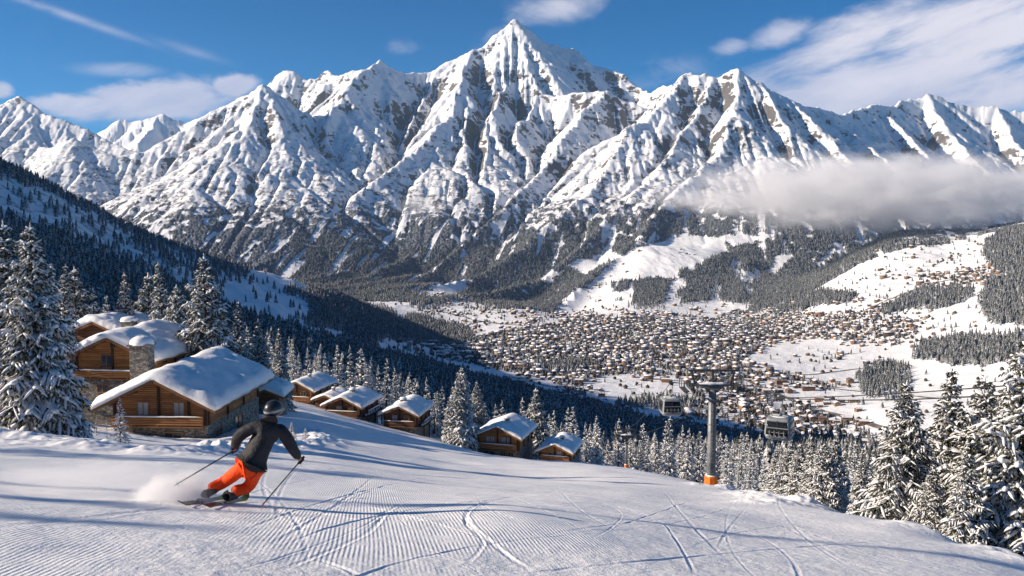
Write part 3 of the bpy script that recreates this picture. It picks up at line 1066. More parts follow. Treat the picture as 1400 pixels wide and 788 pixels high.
def spruce_meshes(seed, H=12.0, Rm=2.6, levels=24, per=7, twigs=8, rings=5, sides=6, sprays=7, load=1.0, shape=0.85):
    rs = np.random.RandomState(seed)
    needles = Soup(); snow = Soup()
    ga = rs.rand() * 6
    for li in range(levels):
        t = (li + 0.3 + 0.4 * rs.rand()) / levels
        h = H * (0.05 + 0.92 * t ** 0.96)
        L0 = Rm * ((1 - t) ** shape) * (0.93 + 0.14 * math.sin(li * 2.1)) + 0.16
        nb = max(4, int(round(per * (1.0 - 0.35 * t))))
        for bi in range(nb):
            ga += 2.39996
            az = ga + 0.5 * (rs.rand() - 0.5)
            L = L0 * (0.70 + 0.48 * rs.rand())
            hh = h + (rs.rand() - 0.5) * H / levels
            dr = 0.62 * (1 - t) - 0.28 * t + 0.12 * (rs.rand() - 0.5)
            s = np.linspace(0, 1, rings + 2)
            rad = np.array((math.cos(az), math.sin(az), 0.0)); tan = np.array((-rad[1], rad[0], 0.0))
            bend = 0.12 * (rs.rand() - 0.5)
            P = rad[None] * (L * s)[:, None] + tan[None] * (bend * L * s * s)[:, None]
            P[:, 2] = hh + L * (0.16 * s - dr * s ** 1.6 + 0.10 * s ** 4)
            fringe(needles, P, 0.20 * L + 0.18, sprays * 2, rs, 0.05 + 0.012 * L)
            if rs.rand() < 0.93:
                cuts = [0.12, 1.02] if L < 0.9 or twigs < 6 else [0.10, 0.42 + 0.1 * rs.rand(), 0.72 + 0.1 * rs.rand(), 1.03]
                for ca, cb in zip(cuts[:-1], cuts[1:]):
                    if len(cuts) > 2 and rs.rand() < 0.12: continue
                    tt = np.linspace(ca, cb + 0.04, rings)
                    q = np.stack([np.interp(tt, s, P[:, j]) for j in range(3)], 1) + 0.03 * (rs.rand(1, 3) - 0.5)
                    wk = (0.070 + 0.046 * L) * (1.15 - 0.5 * ca)
                    lump(snow, q, wk * load * (0.65 + 0.6 * rs.rand()), (0.05 + 0.022 * L) * load * (0.8 + 0.5 * rs.rand()), sides, rs, 0.05)
            nt = max(2, int(twigs * min(1.0, L / (0.6 * Rm))))
            for k in range(nt):
                u = 0.25 + 0.72 * (k + 0.5 * rs.rand()) / nt
                sg = -1 if k % 2 else 1
                f = u * (len(P) - 1); i0 = min(int(f), len(P) - 2)
                b0 = P[i0] + (P[i0 + 1] - P[i0]) * (f - i0)
                l2 = L * (0.46 - 0.26 * u) * (0.75 + 0.5 * rs.rand()) + 0.1
                dv = rad * 0.72 + tan * sg * (0.75 + 0.3 * rs.rand())
                dv[2] = -0.25 - 0.45 * (1 - t) * rs.rand() - 0.1
                ss = np.linspace(0, 1, max(3, rings - 1))
                Q = b0[None] + dv[None] * (l2 * ss)[:, None]
                Q[:, 2] -= 0.18 * l2 * ss ** 2
                fringe(needles, Q, 0.30 * l2 + 0.10, sprays, rs, 0.035 + 0.02 * l2)
                if rs.rand() < 0.80:
                    lump(snow, Q * (1 - 0.0) , (0.042 + 0.052 * l2) * load * (0.7 + 0.6 * rs.rand()), (0.035 + 0.035 * l2) * load * (0.7 + 0.6 * rs.rand()), max(4, sides - 1), rs, 0.04)
    # leader
    P = np.array([(0, 0, H * 0.94), (0.02, 0, H * 0.97), (0, 0.01, H * 1.0)])
    fringe(needles, P, 0.22, 14, rs, 0.03, 0.1)
    lump(snow, P + np.array((0.02, 0, 0)), 0.07, 0.06, 5, rs)
    tk = MB()
    tk.tube([(0, 0, -1.2), (0, 0, 0.3), (0, 0, H * 0.5), (0, 0, H * 0.99)], [0.022 * H, 0.017 * H, 0.009 * H, 0.01], 7)
    nv = np.concatenate(needles.v); nf = np.concatenate(needles.f); sv = np.concatenate(snow.v); sf = np.concatenate(snow.f) + len(nv)
    me = mesh_from_arrays('crown', np.concatenate([nv, sv]), np.concatenate([nf, sf]), [M_NEEDLE, M_SNOW], np.concatenate([np.zeros(len(nf)), np.ones(len(sf))]), False)
    me.polygons.foreach_set('use_smooth', np.concatenate([np.zeros(len(nf), bool), np.ones(len(sf), bool)]))
    return tk.mesh('trunk', M_BARK, True), me


HI = [spruce_meshes(11, 12, 2.7, 29, 8, 12, 5, 6, 9, 0.98), spruce_meshes(12, 12, 2.2, 28, 7, 11, 5, 6, 9, 0.95, 0.95), spruce_meshes(13, 12, 3.0, 28, 8, 12, 5, 6, 9, 1.1, 0.75)]
MID = [spruce_meshes(30 + k, 12, rm, 17, 6, 4, 3, 5, 5, ld, sh) for k, (rm, ld, sh) in enumerate(((2.3, 1.35, 0.85), (1.9, 1.3, 0.95), (2.6, 1.45, 0.8), (1.7, 1.5, 0.9)))]
SMALL = [spruce_meshes(50, 12, 2.8, 9, 5, 2, 2, 4, 4, 2.2, 0.8), spruce_meshes(51, 12, 2.3, 9, 5, 2, 2, 4, 4, 2.0, 0.95)]
PROTO_H = 12.0


def tree(loc, H, protos, k, label, group, rz=None, widen=1.0, name='spruce_tree'):
    t = empty(name, loc, random.random() * 6.28 if rz is None else rz)
    s = H / PROTO_H
    wv = widen * random.uniform(0.86, 1.14)
    t.scale = (s * wv, s * wv, s)
    t.rotation_euler[0] = random.gauss(0, 0.022); t.rotation_euler[1] = random.gauss(0, 0.022)
    for nm, me in zip(('trunk', 'crown'), protos[k % len(protos)]):
        link(nm, me, t)
    tag(t, label, 'tree', group)
    return t


random.seed(4)
TREES_AT = []          # (x, y, radius) already taken


def place_top(px, py, H, d0=14, d1=900):
    """stand a tree of height H so that its tip is seen at the photo pixel"""
    D = np.exp(np.linspace(math.log(d0), math.log(d1), 700))
    p = pt(px, py, 1.0)
    g = height(p.x * D, D)
    ex = p.z * D - g
    i = np.where((ex[:-1] > H) & (ex[1:] <= H))[0]
    if len(i) == 0:
        i = [int(np.argmin(np.abs(ex - H)))]
    i = i[0]
    return Vector((p.x * D[i], D[i], g[i] - 0.15))


def tree_at(px, D, toppy, protos, k, label, group=None, widen=1.0, rz=None):
    p = pt(px, toppy, D)
    z = ground(p.x, D)
    TREES_AT.append((p.x, D, 3))
    return tree((p.x, D, z - 0.1), p.z - z + 0.1, protos, k, label, group, rz, widen)


G_L = 'large spruces beside the log chalets'
# left edge of the clearing
tree_at(42, 52, 304, HI, 2, 'tallest spruce heavily loaded with snow, in front of the rear log chalet', None, 0.98)
tree_at(10, 60, 300, HI, 0, 'tall snow-laden spruce behind the heavily loaded one at the snow bank', None, 1.1)
tree_at(-22, 54, 330, HI, 1, 'snow-laden spruce half cut off by the edge of the view', None, 1.1)
tree_at(79, 126, 361, HI, 1, 'narrow spruce just beside the heavily loaded one, rear chalet at its foot', None, 1.0)
tree_at(102, 132, 363, HI, 0, 'slim pointed spruce standing left of the rear chalet chimney', None, 0.95)
tree_at(128, 128, 390, MID, 1, 'small spruce with a thin top between two pairs of taller ones')
tree_at(143, 135, 404, MID, 0, 'short rounded spruce low behind the rear chalet ridge')
for px, py, D, lb in ((171, 372, 128, 'first of three slender sunlit spruces behind the rear chalet roof'),
                      (200, 372, 132, 'middle of three slender sunlit spruces behind the rear chalet roof'),
                      (225, 358, 126, 'tallest of three slender sunlit spruces behind the rear chalet roof')):
    tree_at(px, D, py, HI, int(px) % 2, lb, None, 0.95)
tree_at(240, 118, 388, HI, 2, 'broad spruce white with frost, right behind the rear chalet roof', None, 0.9)
tree_at(279, 112, 346, HI, 0, 'tall broad spruce above the ridge of the front log chalet', None, 1.12)
tree_at(321, 126, 411, HI, 1, 'slim spruce just right of the tall broad one above the front chalet', None, 1.0)
tree_at(352, 134, 436, HI, 0, 'spruce at the right eave of the front chalet', None, 0.95)
tree_at(381, 140, 448, HI, 1, 'pointed spruce behind the gap between front chalet and upper hillside chalet')
tree_at(340, 150, 446, MID, 2, 'bushy low spruce behind the eave of the front chalet')
for i, (px, py) in enumerate(((400, 463), (421, 474), (366, 458), (410, 484))):
    tree_at(px, 186 + 4 * i, py, MID, i, 'frosted spruce in the row behind the upper hillside chalet', 'spruces behind the upper hillside chalet')
tree_at(445, 184, 482, MID, 1, 'narrow spruce beside the ridge of the upper hillside chalet')
for i, (px, py) in enumerate(((461, 471), (479, 472), (494, 476), (509, 488), (527, 489), (540, 512), (552, 520))):
    tree_at(px, 190 + 3 * (i % 3), py, MID, i, 'sunlit spruce in the row behind the double-roofed chalet', 'spruces behind the double-roofed chalet')
tree_at(566, 188, 517, MID, 0, 'spruce above the roof of the chalet with the stilted terrace', None)
tree_at(585, 186, 515, MID, 3, 'slim spruce at the right of the terrace chalet roof', None)
tree_at(629, 150, 501, HI, 2, 'large white-loaded spruce between the terrace chalet and the sunny chalet', None, 0.95)
tree_at(651, 172, 520, HI, 0, 'spruce just behind the large white-loaded one, over the sunny chalet roof', None, 0.9)
tree_at(612, 150, 548, HI, 1, 'lower spruce on the shaded side of the large white-loaded one')
tree_at(686, 190, 547, MID, 1, 'small spruce behind the ridge of the sunny chalet')
tree_at(715, 186, 543, MID, 3, 'slender spruce behind the chimney of the sunny chalet')
tree_at(736, 166, 530, HI, 0, 'tall spruce between the sunny chalet and the smallest chalet', None, 1.0)
tree_at(754, 182, 566, MID, 2, 'low spruce right behind the smallest chalet')
tree_at(774, 182, 557, MID, 1, 'first of a pair of spruces past the smallest chalet')
tree_at(785, 176, 556, MID, 0, 'second of a pair of spruces past the smallest chalet, slightly fuller')
tree_at(802, 190, 576, MID, 3, 'thin spruce between the pair and the lone pale one')
tree_at(817, 160, 567, MID, 2, 'lone pale spruce on the slope between the smallest chalet and the small lift mast')
# edge of the piste below the lift tower
for i, (px, py, D) in enumerate(((1046, 622, 66), (1060, 614, 62), (1078, 607, 60), (1092, 622, 64), (1114, 597, 52), (1128, 606, 50), (1096, 606, 54), (1142, 600, 56), (1026, 632, 84), (1010, 640, 92), (1152, 622, 60))):
    tree_at(px, D, py, HI if D < 63 else MID, i, 'snowy spruce in the thicket between lift tower and tall right-hand spruces', 'spruces in the thicket below the cabin', 1.3)
tree_at(1178, 48, 612, HI, 1, 'shorter spruce at the crest, left of the tall dark-cored one', None, 1.05)
tree_at(1238, 40, 519, HI, 0, 'tall spruce with a dark core, first of the big ones along the piste edge', None, 1.15)
tree_at(1298, 44, 501, HI, 1, 'slender spruce in the middle of the big ones along the piste edge', None, 1.1)
tree_at(1345, 42, 512, HI, 0, 'slightly lower spruce squeezed beside the biggest right-hand one', None, 1.05)
tree_at(1397, 34, 452, HI, 2, 'biggest spruce with drooping white boughs at the piste edge', None, 1.12)
tree_at(1330, 33, 610, HI, 1, 'low spruce in front of the biggest right-hand one', None, 1.2)
tree_at(1205, 46, 640, HI, 2, 'low wide spruce at the foot of the tall dark-cored one', None, 1.1)
tree_at(1275, 38, 640, HI, 0, 'low spruce filling the gap under the slender big one', None, 1.15)
tree_at(1425, 38, 480, HI, 0, 'spruce cut by the edge of the view beside the biggest one', None, 1.1)
# small trees in the snow
p = hit(165, 608); 
tree((p.x, p.y, p.z - 0.1), 2.3, MID, 2, 'lone snow-covered young spruce in front of the front log chalet', None, 0.4, 0.95, 'young_spruce')
for i, (px, py, H, lb) in enumerate(((132, 596, 1.6, 'tiny young spruce poking from the snow by the big loaded spruce'), (147, 604, 1.2, 'tiny dark sapling just left of the young spruce'))):
    p = hit(px, py); tree((p.x, p.y, p.z - 0.1), H, SMALL, 1, lb, None, 0.4, 0.9, 'young_spruce')
for px, py, H, lb in ((398, 606, 1.9, 'low snow-buried bush on the mound right behind the skier'), (418, 602, 1.3, 'small dark-twigged bush at the right end of the mound behind the skier')):
    p = hit(px, py); tree((p.x, p.y, p.z - 0.2), H, MID, 0, lb, None, 0.4, 1.7, 'snowy_bush')
# trees standing left of the view, whose shadows fall across the piste
for i, (x, y, H) in enumerate(((-48, 6.4, 14), (-46, 8.6, 13.5), (-50, 24, 15), (-58, 33, 16), (-52, 38, 14), (-75, 72, 19), (-82, 92, 20), (-88, 100, 21), (-84, 112, 20), (-92, 120, 21), (-90, 132, 21), (-96, 142, 22), (-100, 152, 22), (-72, 80, 18), (-106, 162, 22))):
    tree((x, y, ground(x, y) - 0.2), H, MID, i, 'tall spruce standing outside the view beside the piste', 'spruces beside the piste', None, 1.15)

tree((-47, 12.0, ground(-47, 12.0) - 0.2), 22, MID, 3, 'very slim spruce added outside the view to cast a thin shadow', 'spruces beside the piste', 0.5, 0.5)  # added out of view, narrowed so its shadow crosses the piste as a line

# ---- the woods: nearest trees one by one, the rest as masses
def scatter(n, dmin, dmax, amin, amax, seed, dens=1.0):
    rs = np.random.RandomState(seed)
    r = np.sqrt(dmin ** 2 + rs.rand(n) * (dmax ** 2 - dmin ** 2)); a = np.radians(amin + rs.rand(n) * (amax - amin))
    x = r * np.sin(a); y = r * np.cos(a)
    z = height(x, y)
    w = wood(x, y, z)
    k = rs.rand(n) < w * dens
    return x[k], y[k], z[k], w[k], rs


sx, sy, sz, sw, rs = scatter(15500, 150, 1150, -33, 33, 21)
# keep clear of the chalets' terrace and of trees already placed
px, py = project(sx, sy, sz)
keep = np.ones(len(sx), bool)
keep &= ~((sy < 178) & (px < 900)) & ~((sy < 215) & (px > 330) & (px < 560) & (sy < 196))
keep &= ~((px < 330) & (sy < 165))
for tx, ty, tr in TREES_AT:
    keep &= (np.hypot(sx - tx, sy - ty) > 2.6)
sx, sy, sz = sx[keep], sy[keep], sz[keep]
o = np.argsort(np.hypot(sx, sy)); sx, sy, sz = sx[o], sy[o], sz[o]
hh = 8.5 + 5.5 * rs.rand(len(sx)) ** 1.3
# also the wood on the right, below the crest
NIND = 225
pxs, pys = project(sx, sy, sz + hh)
vis = np.where((pxs > -20) & (pxs < 1420) & (pys > 300) & (pys < 720))[0]
ind = vis[:NIND]
for i in ind:
    d = math.hypot(sx[i], sy[i])
    if pxs[i] > 880:
        g = ('snow-dusted spruce in the sunny wood below the lift tower', 'spruces in the wood below the lift tower')
    elif pxs[i] > 560:
        g = ('snow-dusted spruce in the wood below the lower chalets', 'spruces in the wood below the lower chalets')
    elif pxs[i] > 330:
        g = ('snow-dusted spruce in the wood behind the upper hillside chalets', 'spruces in the wood behind the upper chalets')
    else:
        g = ('snow-dusted spruce on the hillside behind the two log chalets', 'spruces behind the two log chalets')
    pr = MID if d < 270 else SMALL
    tree((sx[i], sy[i], sz[i] - 0.2), hh[i], pr, int(i), g[0], g[1], None, 1.0 if pr is MID else 0.85)
rest = np.ones(len(sx), bool); rest[ind] = False


def tier_tree(tiers, n, seed):
    rs_ = np.random.RandomState(seed)
    V = []; F = []; off = 0
    for t in range(tiers):
        b = 0.04 + 0.80 * t / tiers; top = min(1.0, b + 1.55 / tiers + 0.05)
        if t == tiers - 1: top = 1.0
        rr = 0.21 * (1 - b) ** 0.9 + 0.012
        ang = np.arange(n) * 2 * np.pi / n + rs_.rand() * 6
        rad = rr * np.where(np.arange(n) % 2 == 0, 1.12, 0.68) * (0.85 + 0.3 * rs_.rand(n))
        zz = b + 0.05 * (rs_.rand(n) - 0.5) + np.where(np.arange(n) % 2 == 0, -0.03, 0.03)
        V.append(np.stack([rad * np.cos(ang), rad * np.sin(ang), zz], 1)); V.append(np.array([[0, 0, top]]))
        for i in range(n):
            F.append((off + i, off + (i + 1) % n, off + n))
        off += n + 1
    return np.concatenate(V), np.array(F)


def forest(name, x, y, z, h, tiers, n, seed, label=None, sink=0.3):
    """one mass of small conifers as a single mesh"""
    rs_ = np.random.RandomState(seed)
    protos = [tier_tree(tiers, n, seed + k) for k in range(4)]
    N = len(x)
    pick = rs_.randint(0, 4, N)
    Vs = []; Fs = []; off = 0
    for k in range(4):
        s = np.where(pick == k)[0]
        if len(s) == 0: continue
        V, F = protos[k]
        a = rs_.rand(len(s)) * 6.28; c, sn = np.cos(a)[:, None], np.sin(a)[:, None]
        wd = (0.8 + 0.5 * rs_.rand(len(s)))[:, None] * h[s][:, None]
        X = x[s][:, None] + wd * (V[None, :, 0] * c - V[None, :, 1] * sn)
        Y = y[s][:, None] + wd * (V[None, :, 0] * sn + V[None, :, 1] * c)
        Z = z[s][:, None] - sink + h[s][:, None] * V[None, :, 2]
        Vs.append(np.stack([X, Y, Z], -1).reshape(-1, 3))
        Fs.append((F[None] + (np.arange(len(s)) * len(V))[:, None, None]).reshape(-1, 3) + off)
        off += len(s) * len(V)
    me = mesh_from_arrays(name, np.concatenate(Vs), np.concatenate(Fs), [M_FROST], None, False)
    ob = link(name, me)
    return tag(ob, label, kind='stuff')


d = np.hypot(sx, sy)
m1 = rest & (d < 520); m2 = rest & (d >= 520)
forest('near_forest', sx[m1], sy[m1], sz[m1], hh[m1], 9, 12, 100)
forest('slope_forest', sx[m2], sy[m2], sz[m2], hh[m2], 6, 10, 110)
fx, fy, fz, fw, rs = scatter(115000, 1050, 2780, -33, 33, 31)
pxs, pys = project(fx, fy, fz)
k = (fy < 2720) & ~((np.hypot(fx, fy) < 1150) & (pxs < 640))
forest('valley_forest', fx[k], fy[k], fz[k], (9 + 6 * rs.rand(k.sum())), 4, 8, 120)
fx, fy, fz, fw, rs = scatter(60000, 2700, 3700, -14, 24, 41, 0.9)
pxs, pys = project(fx, fy, fz)
k = (pys > 250)
forest('mountain_forest', fx[k], fy[k], fz[k], (10 + 6 * rs.rand(k.sum())), 3, 6, 130)
# ------------------------------------------------------------------ village in the valley
def roof_mat():
    m, T, b = new_mat('village_roofs', 0.75)
    geo = T.node('ShaderNodeNewGeometry'); oi = T.node('ShaderNodeObjectInfo')
    rr = T.m('FRACT', T.add(T.mul(geo.outputs['Random Per Island'], 3.7), oi.outputs['Random']))
    n = T.noise(geo.outputs['Position'], 0.35, 3, 0.6)
    bare = T.ss(T.add(T.mul(rr, 0.8), T.mul(n, 0.5)), 0.86, 0.98)
    T.put(b.inputs['Base Color'], T.mix(bare, (0.80, 0.81, 0.84), (0.17, 0.13, 0.11)))
    return m


M_VSNOW = roof_mat()


def wall_mat():
    m, T, b = new_mat('village_walls', 0.8)
    geo = T.node('ShaderNodeNewGeometry')
    oi = T.node('ShaderNodeObjectInfo')
    r = geo.outputs['Random Per Island']
    rr = T.m('FRACT', T.add(r, oi.outputs['Random']))
    cr = T.node('ShaderNodeValToRGB')
    els = [(0.0, (0.13, 0.075, 0.042)), (0.25, (0.20, 0.12, 0.07)), (0.45, (0.07, 0.048, 0.036)), (0.6, (0.27, 0.19, 0.125)), (0.8, (0.29, 0.14, 0.06)), (0.95, (0.38, 0.33, 0.27))]
    cr.color_ramp.interpolation = 'CONSTANT'
    while len(cr.color_ramp.elements) < len(els): cr.color_ramp.elements.new(0.5)
    for e, (p, c) in zip(cr.color_ramp.elements, els):
        e.position = p; e.color = (*c, 1)
    T.l.new(rr, cr.inputs[0])
    # rows of dark windows
    sp = T.node('ShaderNodeSeparateXYZ'); tc = T.node('ShaderNodeTexCoord')
    T.l.new(tc.outputs['Object'], sp.inputs[0])
    wx = T.ss(T.m('SINE', T.mul(T.add(sp.outputs[0], sp.outputs[1]), 2.2)), 0.3, 0.45)
    wz = T.ss(T.m('SINE', T.mul(sp.outputs[2], 2.2)), 0.2, 0.35)
    T.put(b.inputs['Base Color'], T.mix(T.mul(T.mul(wx, wz), 0.75), cr.outputs[0], (0.03, 0.03, 0.035)))
    return m


M_VWALL = wall_mat()


def house_arrays(W, L, H, pitch, ov=0.9, t=0.38, wing=0.0):
    """walls then snowy roof; returns verts, faces (tris), material index, with every house one closed piece each"""
    mb = MB()
    hw = W / 2; hl = L / 2; ap = H + hw * pitch
    mb.cur = 0
    mb.prism([(-hw, -hl, -2.5), (hw, -hl, -2.5), (hw, -hl, H), (0, -hl, ap), (-hw, -hl, H)], (0, -hl, 0), (0, hl, 0))
    mb.cur = 1
    e = hw + ov; ze = H - ov * pitch
    ri = ap + t; re = ze + t * 0.8
    mb.prism([(-e, -hl - ov, ze), (0, -hl - ov, ap + 0.05), (e, -hl - ov, ze), (e, -hl - ov, re), (0.35 * e, -hl - ov, ri - 0.25 * e * pitch), (0, -hl - ov, ri), (-0.35 * e, -hl - ov, ri - 0.25 * e * pitch), (-e, -hl - ov, re)], (0, -hl - ov, 0), (0, hl + ov, 0))
    mb.cur = 0
    mb.box((W * 0.2, L * 0.18, ap + 0.2), (0.9, 0.9, 2.2))
    me = mb.mesh('tmp', [M_VWALL, M_VSNOW])
    return me


HOUSES = [house_arrays(*a) for a in ((10, 12, 6.4, 0.36), (12, 15, 8.0, 0.34), (9, 10, 5.8, 0.4), (14, 20, 9.5, 0.32), (8, 9, 4.6, 0.4), (13, 26, 10.5, 0.3))]
HW = [1, 1, 1, 0.5, 0.9, 0.22]

VILLAGE = [
    ([(596, 470), (640, 462), (700, 452), (770, 440), (850, 434), (930, 436), (1000, 436), (1050, 452), (1036, 478), (1004, 492), (1030, 508), (1010, 530), (960, 522), (900, 512), (840, 514), (790, 520), (720, 516), (640, 498), (600, 490)], 1.0),
    ([(1000, 440), (1060, 428), (1130, 432), (1196, 424), (1236, 436), (1260, 452), (1240, 470), (1180, 470), (1100, 462), (1040, 466)], 0.75),
    ([(930, 540), (970, 520), (1040, 530), (1090, 555), (1180, 585), (1200, 605), (1100, 606), (1000, 606), (940, 596), (930, 570)], 0.75),
    ([(1030, 508), (1085, 514), (1150, 532), (1130, 540), (1080, 528), (1030, 520)], 0.6),
    ([(760, 520), (800, 516), (800, 548), (850, 562), (820, 566), (770, 545)], 0.6),
    ([(560, 420), (640, 428), (700, 440), (640, 452), (580, 440)], 0.35),
    ([(640, 405), (760, 428), (770, 440), (700, 436), (600, 414)], 0.3),
    ([(520, 392), (620, 404), (600, 414), (520, 402)], 0.3),
    ([(1240, 378), (1300, 374), (1370, 368), (1372, 378), (1300, 392), (1250, 388)], 0.55),
    ([(1230, 335), (1340, 325), (1350, 360), (1290, 372), (1180, 392), (1150, 396)], 0.03),
    ([(1150, 420), (1250, 430), (1340, 440), (1330, 458), (1260, 450), (1170, 440)], 0.14),
    ([(1060, 480), (1180, 478), (1180, 500), (1080, 500)], 0.08),
    ([(1060, 540), (1180, 548), (1180, 570), (1100, 560)], 0.14),
    ([(850, 520), (960, 522), (950, 545), (860, 545)], 0.05),
    ([(500, 440), (600, 470), (620, 486), (560, 488), (500, 462)], 0.10),
    ([(800, 350), (980, 336), (960, 350), (820, 380)], 0.05),
    ([(430, 408), (560, 440), (590, 460), (480, 450)], 0.08),
]


def make_village():
    rs = np.random.RandomState(77)
    n = 130000
    r = np.sqrt(950 ** 2 + rs.rand(n) * (3300 ** 2 - 950 ** 2)); a = np.radians(-12 + rs.rand(n) * 43)
    x = r * np.sin(a); y = r * np.cos(a)
    z = height(x, y)
    px, py = project(x, y, z)
    prob = np.zeros(n)
    jn = fbm(x / 110, y / 110, 3, 0.6); jm = fbm(x / 110 + 50, y / 110, 3, 0.6)
    vx = px + 42 * jn + 10 * rs.randn(n); vy = py + 16 * jm + 5 * rs.randn(n)
    for poly, d in VILLAGE:
        prob = np.where(poly_mask(vx, vy, poly), np.maximum(prob, d if d > 0.5 else d * 0.16), prob)
    # lanes and open plots break the rows
    lane = np.abs(fbm(x / 130, y / 130, 3)) 
    prob *= np.where(lane < 0.045, 0.08, 1.0) * np.where(fbm(x / 80 + 9, y / 80, 3) > 0.13, 0.05, 1)
    w = wood(x, y, z)
    prob *= (w < 0.3)
    prob *= np.where((y < 1500) & (px < 900) & (z > -245), 0, 1)
    cand = np.where(rs.rand(n) < prob * 0.85)[0]
    used = {}
    out = []
    for i in cand:
        kx, ky = int(x[i] // 14), int(y[i] // 14)
        ok = True
        for u in (-1, 0, 1):
            for v in (-1, 0, 1):
                for (qx, qy) in used.get((kx + u, ky + v), ()):
                    if (qx - x[i]) ** 2 + (qy - y[i]) ** 2 < 13.0 ** 2: ok = False
        if ok:
            used.setdefault((kx, ky), []).append((x[i], y[i])); out.append(i)
    out = sorted(out, key=lambda i: y[i])
    pk = rs.choice(len(HOUSES), len(out), p=np.array(HW) / sum(HW))
    rz = np.where(rs.rand(len(out)) < 0.5, 0, math.pi / 2) + 0.5 * fbm(x[out] / 300, y[out] / 300, 2) + 0.25 * (rs.rand(len(out)) - 0.5)
    sc = 0.50 + 0.30 * rs.rand(len(out))
    # the 290 nearest in view are houses of their own
    vis = [j for j, i in enumerate(out) if -5 < px[i] < 1405]
    def shown(j):      # hidden behind the near wood or the piste?
        i = out[j]
        lim = 620 + 0 * px[i] if px[i] > 900 else 470 + (px[i] - 560) * 0.32
        return py[i] < lim
    ind = [j for j in vis if shown(j)][:290]
    for j in ind:
        i = out[j]
        if px[i] > 1235: lb, g = 'snow-roofed wooden house scattered on the sunny meadow slope', 'houses on the meadow slope'
        elif py[i] > 560: lb, g = 'snow-roofed chalet in the near part of the village beyond the gondola cabins', 'houses beyond the gondola cabins'
        elif px[i] > 1000: lb, g = 'snow-roofed chalet along the lanes under the meadow slope', 'houses along the lanes under the meadow slope'
        elif px[i] > 850: lb, g = 'snow-roofed chalet packed in the village behind the lift tower', 'houses behind the lift tower'
        else: lb, g = 'snow-roofed chalet in the village just over the dark forest edge', 'houses over the forest edge'
        o = bpy.data.objects.new('valley_house', HOUSES[pk[j]])
        COL.objects.link(o)
        o.location = (x[i], y[i], z[i]); o.rotation_euler = (0, 0, rz[j]); o.scale = (sc[j],) * 3
        tag(o, lb, 'house', g)
    # the rest as one mass
    indset = set(ind)
    Vs, Fs, Ms, off = [], [], [], 0
    cache = []
    for me in HOUSES:
        V = np.array([v.co for v in me.vertices]); F = []; mm = []
        for p in me.polygons:
            vs = list(p.vertices)
            for t in range(1, len(vs) - 1):
                F.append((vs[0], vs[t], vs[t + 1])); mm.append(p.material_index)
        cache.append((V, np.array(F), np.array(mm)))
    for j, i in enumerate(out):
        if j in indset: continue
        V, F, mm = cache[pk[j]]
        c, s = math.cos(rz[j]), math.sin(rz[j])
        P = V * sc[j]
        Vs.append(np.stack([P[:, 0] * c - P[:, 1] * s + x[i], P[:, 0] * s + P[:, 1] * c + y[i], P[:, 2] + z[i]], 1))
        Fs.append(F + off); Ms.append(mm); off += len(V)
    me = mesh_from_arrays('distant_village', np.concatenate(Vs), np.concatenate(Fs), [M_VWALL, M_VSNOW], np.concatenate(Ms), False)
    tag(link('distant_village', me), kind='stuff')
    print('houses', len(out), 'of their own', len(ind))
    # garden trees and hedges between the houses and along field edges
    m = 90000
    r = np.sqrt(950 ** 2 + rs.rand(m) * (3000 ** 2 - 950 ** 2)); a = np.radians(-14 + rs.rand(m) * 46)
    tx = r * np.sin(a); ty = r * np.cos(a); tz = height(tx, ty)
    qx, qy = project(tx, ty, tz)
    pr = np.zeros(m)
    for poly, d in VILLAGE:
        pr = np.where(poly_mask(qx, qy, poly), np.maximum(pr, (0.2 + 0.55 * d) if d > 0.5 else 0.05 + 0.3 * d), pr)
    hedge = (np.abs(fbm(tx / 120 + 3, ty / 120, 2)) < 0.012) & (fbm(tx / 80, ty / 80, 2) > 0.05)
    pr = np.maximum(pr, np.where(hedge & (tz < -100) & (ty > 1000), 0.55, np.where((qx > 1000) & (tz > -235), 0.045, 0.014)))
    pr *= (wood(tx, ty, tz) < 0.3)
    k = rs.rand(m) < pr * 0.55
    tx, ty, tz = tx[k], ty[k], tz[k]
    half = rs.rand(len(tx)) < 0.5
    forest('garden_trees', tx[half], ty[half], tz[half], 6 + 6 * rs.rand(half.sum()), 3, 7, 150)
    # leafless bushes: round brown tufts
    bx, by, bz = tx[~half], ty[~half], tz[~half]
    V, F = [], []
    for q in range(5):
        an = np.arange(7) * 2 * np.pi / 7 + q
        zz = (0, .3, .62, .85, 1.0)[q]; rad = (.35, .55, .5, .3, .02)[q]
        V.append(np.stack([rad * np.cos(an) * (0.8 + 0.4 * rs.rand(7)), rad * np.sin(an) * (0.8 + 0.4 * rs.rand(7)), np.full(7, zz) + 0.08 * rs.rand(7)], 1))
        if q:
            for e in range(7):
                F.append(((q - 1) * 7 + e, (q - 1) * 7 + (e + 1) % 7, q * 7 + (e + 1) % 7)); F.append(((q - 1) * 7 + e, q * 7 + (e + 1) % 7, q * 7 + e))
    V = np.concatenate(V); F = np.array(F)
    hs = 3 + 4 * rs.rand(len(bx))
    P = np.stack([bx[:, None] + hs[:, None] * V[None, :, 0], by[:, None] + hs[:, None] * V[None, :, 1], bz[:, None] - 0.3 + hs[:, None] * V[None, :, 2]], -1).reshape(-1, 3)
    FF = (F[None] + (np.arange(len(bx)) * len(V))[:, None, None]).reshape(-1, 3)
    mbush = simple_mat('bare_bushes', (0.085, 0.07, 0.055), 0.9, scale=0.3, var=0.4)
    tag(link('valley_shrubs', mesh_from_arrays('valley_shrubs', P, FF, [mbush], None, False)), kind='stuff')


make_village()

M_ROAD = simple_mat('cleared_road', (0.17, 0.15, 0.135), 0.85, var=0.25, scale=0.05)


def far_hit(px, py):
    return hit(px, py, 900, 3600, 1500)


